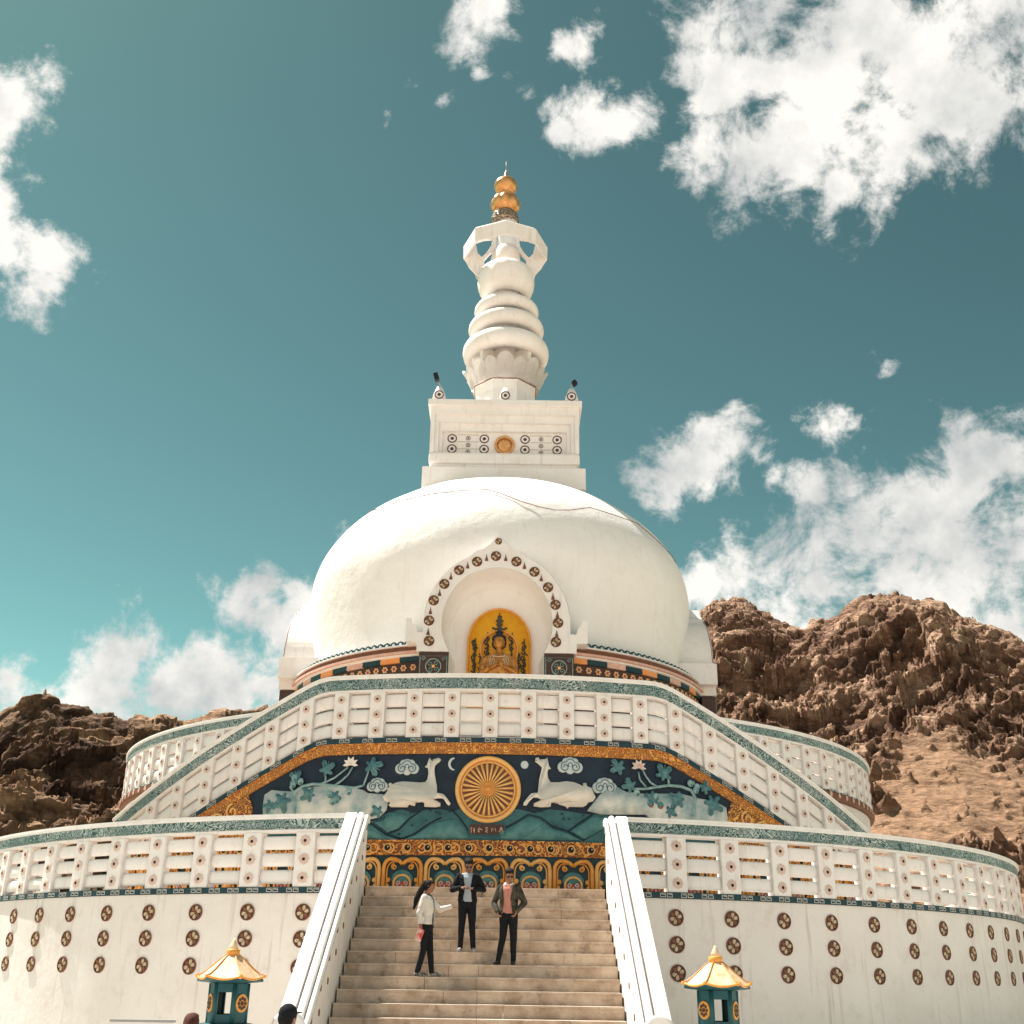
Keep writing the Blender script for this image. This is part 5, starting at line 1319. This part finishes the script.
def hill(name, a0, a1, dr, dn, na, nd, seed, sand, matl):
    sk = np.array(T['sky']); A = np.radians(np.linspace(a0, a1, na)); EL = np.interp(np.degrees(A), sk[:, 0], sk[:, 1])
    ext = 1-sstep(.0, 1., (np.abs(np.degrees(A)+1)-30)/14.)*.55
    t = np.concatenate([np.linspace(0, 1, nd)**1.0, 1+np.linspace(0, 1, 26)[1:]*.9])
    AA, TT = np.meshgrid(A, t, indexing='ij'); ELV = np.radians(EL)[:, None]; 
    D = dn+(dr-dn)*TT
    Hr = np.tan(ELV)*dr*ext[:, None]
    x = CX+D*np.sin(AA); y = CY+D*np.cos(AA)
    base = (GZ-CZ)-1.0
    # long profile: scree apron, cliffs, crest, back slope
    prof = np.where(TT <= 1, .42*TT+.58*TT**1.55, 1-.75*(TT-1)**1.2)
    z = base+(Hr-base)*prof
    body = np.minimum(1, np.minimum(TT*4, 1)) 
    # rock mask: sand apron at the right foot
    ang = np.degrees(AA)
    gully = fbm(x/38, y/38, z/60, 4, seed+3, .5, True)
    sm = sand*sstep(7., 14., ang+4*vnoise(x/30, y/30, z/30, seed))*(1-sstep(.46, .62, TT+.16*fbm(x/18, y/18, z/18, 4, seed+8)))
    outc = sstep(.12, .34, fbm(x/12, y/12, z/8, 5, seed+77, .6))
    rock = 1-sm*(1-.85*outc)
    edge = 1-np.exp(-((TT-1)/.10)**2)*.72
    # directions of displacement: towards the viewer and up
    nx, ny, nz = -np.sin(AA)*.75, -np.cos(AA)*.75, .66
    # tilted strata coordinates
    s1 = x*.78+z*.55+y*.3; s2 = -x*.58+z*.80+y*.18; s3 = y*.93-x*.25
    wx = .8*vnoise(x/7, y/7, z/7, seed+2); wz = .8*vnoise(x/6, y/6, z/6, seed+4)
    f1_, c1 = facet(s1/11.+wx*.3, s2/6.+wz*.3, s3/10., seed)
    f2_, c2 = facet(s1/4.6+wx*.5, s2/2.2+wz*.5, s3/4.2, seed+40)
    f3_, c3 = facet(s1/2.2+wx, s2/.90+wz, s3/1.9, seed+60)
    f4_, c4 = facet(s1/1.1+wx, s2/.5+wz, s3/1.0, seed+80)
    rg = fbm(x/34, y/34, z/34, 3, seed, .5, True); rg2 = fbm(s1/13, s2/8, s3/12, 4, seed+6, .55, True)
    disp = 4.6*rg+1.3*rg2+2.0*f1_+1.3*f2_+.8*f3_+.4*f4_+.10*fbm(x/.9, y/.9, z/.9, 2, seed+9)
    dsm = .8*fbm(x/12, y/12, z/12, 4, seed+5, .6)+.35*fbm(x/1.6, y/1.6, z/1.6, 3, seed+6, .6)+.5*np.maximum(f3_-.38, 0)*2
    dd = (disp*rock+dsm*(1-rock)-1.5*rock)*edge*sstep(0, .06, TT)
    x = x+nx*dd; y = y+ny*dd; z = z+nz*dd
    z = z+(1-edge)*(.7*(c2-.5)+.55*(c3-.5)+.6*fbm(s1/3, s2/3, s3/3, 3, seed+2))
    V = np.stack([x, y, z+CZ], -1).reshape(-1, 3)
    nt_ = len(t)
    i, j = np.meshgrid(np.arange(na-1), np.arange(nt_-1), indexing='ij'); q = (i*nt_+j).ravel()
    Fc = np.stack([q, q+nt_, q+nt_+1, q+1], -1)
    me = bpy.data.meshes.new(name); me.vertices.add(len(V)); me.vertices.foreach_set('co', V.ravel())
    me.loops.add(Fc.size); me.loops.foreach_set('vertex_index', Fc.ravel()); me.polygons.add(len(Fc))
    me.polygons.foreach_set('loop_start', np.arange(0, Fc.size, 4)); me.polygons.foreach_set('loop_total', np.full(len(Fc), 4)); me.update(); me.validate()
    at = me.attributes.new('rock', 'FLOAT', 'POINT'); at.data.foreach_set('value', rock.ravel().astype(np.float32))
    at = me.attributes.new('cell', 'FLOAT', 'POINT'); at.data.foreach_set('value', (.5*c2+.3*c3+.2*c1).ravel().astype(np.float32))
    me.materials.append(matl)
    o = bpy.data.objects.new(name, me); COL.objects.link(o); return tag(o, kind='structure')
def rockmat(name, c0, c1_, c2_, sandc):
    m, n, l, p = nt(name); p.inputs['Roughness'].default_value = .95; p.inputs['Specular IOR Level'].default_value = .15
    geo = n.new('ShaderNodeNewGeometry')
    a = node(n, 'ShaderNodeAttribute', attribute_name='cell'); r = node(n, 'ShaderNodeAttribute', attribute_name='rock')
    cr = n.new('ShaderNodeValToRGB'); e = cr.color_ramp.elements; e[0].position = .25; e[0].color = (*c0, 1); e[1].position = .8; e[1].color = (*c2_, 1)
    k = e.new(.5); k.color = (*c1_, 1)
    nz = node(n, 'ShaderNodeTexNoise', _Scale=.25, _Detail=9, _Roughness=.65); l.new(geo.outputs['Position'], nz.inputs['Vector'])
    ad = node(n, 'ShaderNodeMath', operation='MULTIPLY_ADD'); l.new(nz.outputs['Fac'], ad.inputs[0]); ad.inputs[1].default_value = 1.6; 
    sb = node(n, 'ShaderNodeMath', operation='MULTIPLY_ADD'); l.new(a.outputs['Fac'], sb.inputs[0]); sb.inputs[1].default_value = .7; sb.inputs[2].default_value = -.65
    l.new(sb.outputs[0], ad.inputs[2]); l.new(ad.outputs[0], cr.inputs['Fac'])
    mx = node(n, 'ShaderNodeMix', data_type='RGBA')
    n2 = node(n, 'ShaderNodeTexNoise', _Scale=.5, _Detail=8, _Roughness=.7); l.new(geo.outputs['Position'], n2.inputs['Vector'])
    x2 = node(n, 'ShaderNodeMix', data_type='RGBA'); x2.inputs['A'].default_value = (*sandc, 1); x2.inputs['B'].default_value = (*tuple(.5*c for c in sandc), 1)
    l.new(n2.outputs['Fac'], x2.inputs['Factor'])
    l.new(x2.outputs['Result'], mx.inputs['A']); l.new(cr.outputs['Color'], mx.inputs['B']); l.new(r.outputs['Fac'], mx.inputs['Factor'])
    l.new(mx.outputs['Result'], p.inputs['Base Color'])
    mp = n.new('ShaderNodeMapping'); mp.inputs['Rotation'].default_value = (0, .64, 0); mp.inputs['Scale'].default_value = (.7, .7, 1.6); l.new(geo.outputs['Position'], mp.inputs['Vector'])
    n3 = node(n, 'ShaderNodeTexNoise', _Scale=1.1, _Detail=9, _Roughness=.72); l.new(mp.outputs['Vector'], n3.inputs['Vector'])
    wv = node(n, 'ShaderNodeVectorMath', operation='MULTIPLY_ADD'); l.new(n3.outputs['Color'], wv.inputs[0]); wv.inputs[1].default_value = (1.2,)*3; l.new(mp.outputs['Vector'], wv.inputs[2])
    h = None
    for sc_, am in ((.42, 1.0), (1.15, .42), (2.6, .16)):
        v = node(n, 'ShaderNodeTexVoronoi', distance='CHEBYCHEV', _Scale=sc_); l.new(wv.outputs[0], v.inputs['Vector'])
        k_ = node(n, 'ShaderNodeMath', operation='MULTIPLY_ADD'); l.new(v.outputs['Distance'], k_.inputs[0]); k_.inputs[1].default_value = -am*1.6
        if h is not None: l.new(h, k_.inputs[2])
        h = k_.outputs[0]
    k_ = node(n, 'ShaderNodeMath', operation='MULTIPLY_ADD'); l.new(n3.outputs['Fac'], k_.inputs[0]); k_.inputs[1].default_value = 1.4; l.new(h, k_.inputs[2]); h = k_.outputs[0]
    k_ = node(n, 'ShaderNodeMath', operation='MULTIPLY'); l.new(h, k_.inputs[0]); rr = node(n, 'ShaderNodeMapRange', _To_Min=.35, _To_Max=1.); l.new(r.outputs['Fac'], rr.inputs['Value']); l.new(rr.outputs[0], k_.inputs[1]); h = k_.outputs[0]
    bp = node(n, 'ShaderNodeBump', _Strength=1., _Distance=1.1); l.new(h, bp.inputs['Height']); l.new(bp.outputs['Normal'], p.inputs['Normal'])
    return m
hill('rocky_hill', -46, -2, 118, 62, 760, 340, 11, 0., rockmat('dark_brown_rock', (.09, .05, .034), (.25, .15, .094), (.64, .40, .24), (.42, .27, .17)))
hill('rocky_hill', -4, 46, 165, 72, 860, 380, 23, 1., rockmat('red_brown_rock', (.17, .095, .062), (.35, .20, .13), (.68, .44, .29), (.44, .265, .16)))

# ---------------------------------------------------------------- sky, clouds, sun
SUN_AZ, SUN_EL = radians(-60), radians(62)      # azimuth from +Y towards +X
w = bpy.data.worlds.new('World'); SC.world = w; w.use_nodes = True
n = w.node_tree.nodes; l = w.node_tree.links; bg = n['Background']
sky = n.new('ShaderNodeTexSky'); sky.sky_type = 'NISHITA'; sky.sun_disc = False; sky.sun_elevation = SUN_EL; sky.sun_rotation = SUN_AZ
sky.altitude = 3500; sky.air_density = 1.; sky.dust_density = 5.0; sky.ozone_density = 1.
SKYTINT = (.32, .445, .232)
tn = node(n, 'ShaderNodeMix', data_type='RGBA', blend_type='MULTIPLY'); tn.inputs['Factor'].default_value = 1; tn.inputs['B'].default_value = (*SKYTINT, 1)
hs = node(n, 'ShaderNodeHueSaturation', _Saturation=.80); l.new(sky.outputs['Color'], hs.inputs['Color']); gm = node(n, 'ShaderNodeGamma', _Gamma=1.6); l.new(hs.outputs['Color'], gm.inputs['Color']); l.new(gm.outputs['Color'], tn.inputs['A'])
tc = n.new('ShaderNodeTexCoord'); D0 = tc.outputs['Generated']
# wispy warping of the cloud field
wn = node(n, 'ShaderNodeTexNoise', _Scale=9., _Detail=4, _Roughness=.6); l.new(D0, wn.inputs['Vector'])
ws = node(n, 'ShaderNodeVectorMath', operation='MULTIPLY_ADD'); l.new(wn.outputs['Color'], ws.inputs[0]); ws.inputs[1].default_value = (.05,)*3
wo = node(n, 'ShaderNodeVectorMath', operation='SUBTRACT'); l.new(D0, wo.inputs[0]); wo.inputs[1].default_value = (.025,)*3
l.new(wo.outputs[0], ws.inputs[2]); D = ws.outputs[0]
cur = None
for x, y, z, r in T['clouds']:
    d = node(n, 'ShaderNodeVectorMath', operation='DISTANCE'); l.new(D, d.inputs[0]); d.inputs[1].default_value = (x, y, z)
    m = node(n, 'ShaderNodeMath', operation='MULTIPLY_ADD'); l.new(d.outputs['Value'], m.inputs[0]); hh = min(1, .30+r*1100/42); m.inputs[1].default_value = -hh/(1.5*r); m.inputs[2].default_value = hh
    if cur is None: cur = m.outputs[0]
    else:
        q = node(n, 'ShaderNodeMath', operation='SMOOTH_MAX'); l.new(cur, q.inputs[0]); l.new(m.outputs[0], q.inputs[1]); q.inputs[2].default_value = .08; cur = q.outputs[0]
dy = node(n, 'ShaderNodeSeparateXYZ'); l.new(D0, dy.inputs[0])
bk = node(n, 'ShaderNodeMath', operation='MULTIPLY_ADD'); l.new(dy.outputs['Y'], bk.inputs[0]); bk.inputs[1].default_value = -1.2; bk.inputs[2].default_value = -.40  # unseen clouds behind the camera, added to brighten the shaded fronts
q = node(n, 'ShaderNodeMath', operation='MAXIMUM'); l.new(cur, q.inputs[0]); l.new(bk.outputs[0], q.inputs[1]); cur = q.outputs[0]
# clamp the lower end so noise alone makes no cloud
cl = node(n, 'ShaderNodeMath', operation='MAXIMUM'); l.new(cur, cl.inputs[0]); cl.inputs[1].default_value = -.6
f1 = node(n, 'ShaderNodeTexNoise', _Scale=17., _Detail=12, _Roughness=.66, _Distortion=.2); l.new(D0, f1.inputs['Vector'])
fm = node(n, 'ShaderNodeMath', operation='MULTIPLY_ADD'); l.new(f1.outputs['Fac'], fm.inputs[0]); fm.inputs[1].default_value = 3.4; fm.inputs[2].default_value = -1.72
sm = node(n, 'ShaderNodeMath', operation='ADD'); l.new(cl.outputs[0], sm.inputs[0]); l.new(fm.outputs[0], sm.inputs[1])
mk = node(n, 'ShaderNodeMapRange', interpolation_type='SMOOTHSTEP', _From_Min=.05, _From_Max=.75); l.new(sm.outputs[0], mk.inputs['Value'])
# shading inside the clouds
f2 = node(n, 'ShaderNodeTexNoise', _Scale=7., _Detail=9, _Roughness=.6); l.new(D0, f2.inputs['Vector'])
sh = node(n, 'ShaderNodeMapRange', _From_Min=.36, _From_Max=.56); l.new(f2.outputs['Fac'], sh.inputs['Value'])
cc = node(n, 'ShaderNodeMix', data_type='RGBA'); cc.inputs['A'].default_value = (CLD*.55, CLD*.575, CLD*.57, 1); cc.inputs['B'].default_value = (CLD*1.02, CLD*.985, CLD*.93, 1); l.new(sh.outputs[0], cc.inputs['Factor'])
fx = node(n, 'ShaderNodeMix', data_type='RGBA'); l.new(mk.outputs[0], fx.inputs['Factor']); l.new(tn.outputs['Result'], fx.inputs['A']); l.new(cc.outputs['Result'], fx.inputs['B'])
l.new(fx.outputs['Result'], bg.inputs['Color']); bg.inputs['Strength'].default_value = SKYS
ld = bpy.data.lights.new('sun', 'SUN'); ld.energy = SUNE; ld.angle = radians(.5); ld.color = (1., .95, .89)
lo = bpy.data.objects.new('sun', ld); COL.objects.link(lo)
sv = Vector((sin(SUN_AZ)*cos(SUN_EL), cos(SUN_AZ)*cos(SUN_EL), sin(SUN_EL)))
lo.rotation_euler = sv.to_track_quat('Z', 'Y').to_euler(); lo.location = (0, 0, 60)

# ---------------------------------------------------------------- camera
o_, rt, up, fw = [Vector(v) for v in T['cam']]
cam = bpy.data.cameras.new('camera'); cam.sensor_width = 36; cam.lens = 36*1100/1024; cam.clip_end = 3000; cam.clip_start = .1
co = bpy.data.objects.new('camera', cam); COL.objects.link(co)
co.matrix_world = Matrix(((rt.x, up.x, -fw.x, o_.x), (rt.y, up.y, -fw.y, o_.y), (rt.z, up.z, -fw.z, o_.z), (0, 0, 0, 1)))
SC.camera = co
SC.render.engine = 'CYCLES'
SC.view_settings.view_transform = 'Standard'; SC.view_settings.look = 'None'; SC.view_settings.exposure = EXPO; SC.view_settings.gamma = 1
SC.cycles.max_bounces = 8; SC.cycles.diffuse_bounces = 5
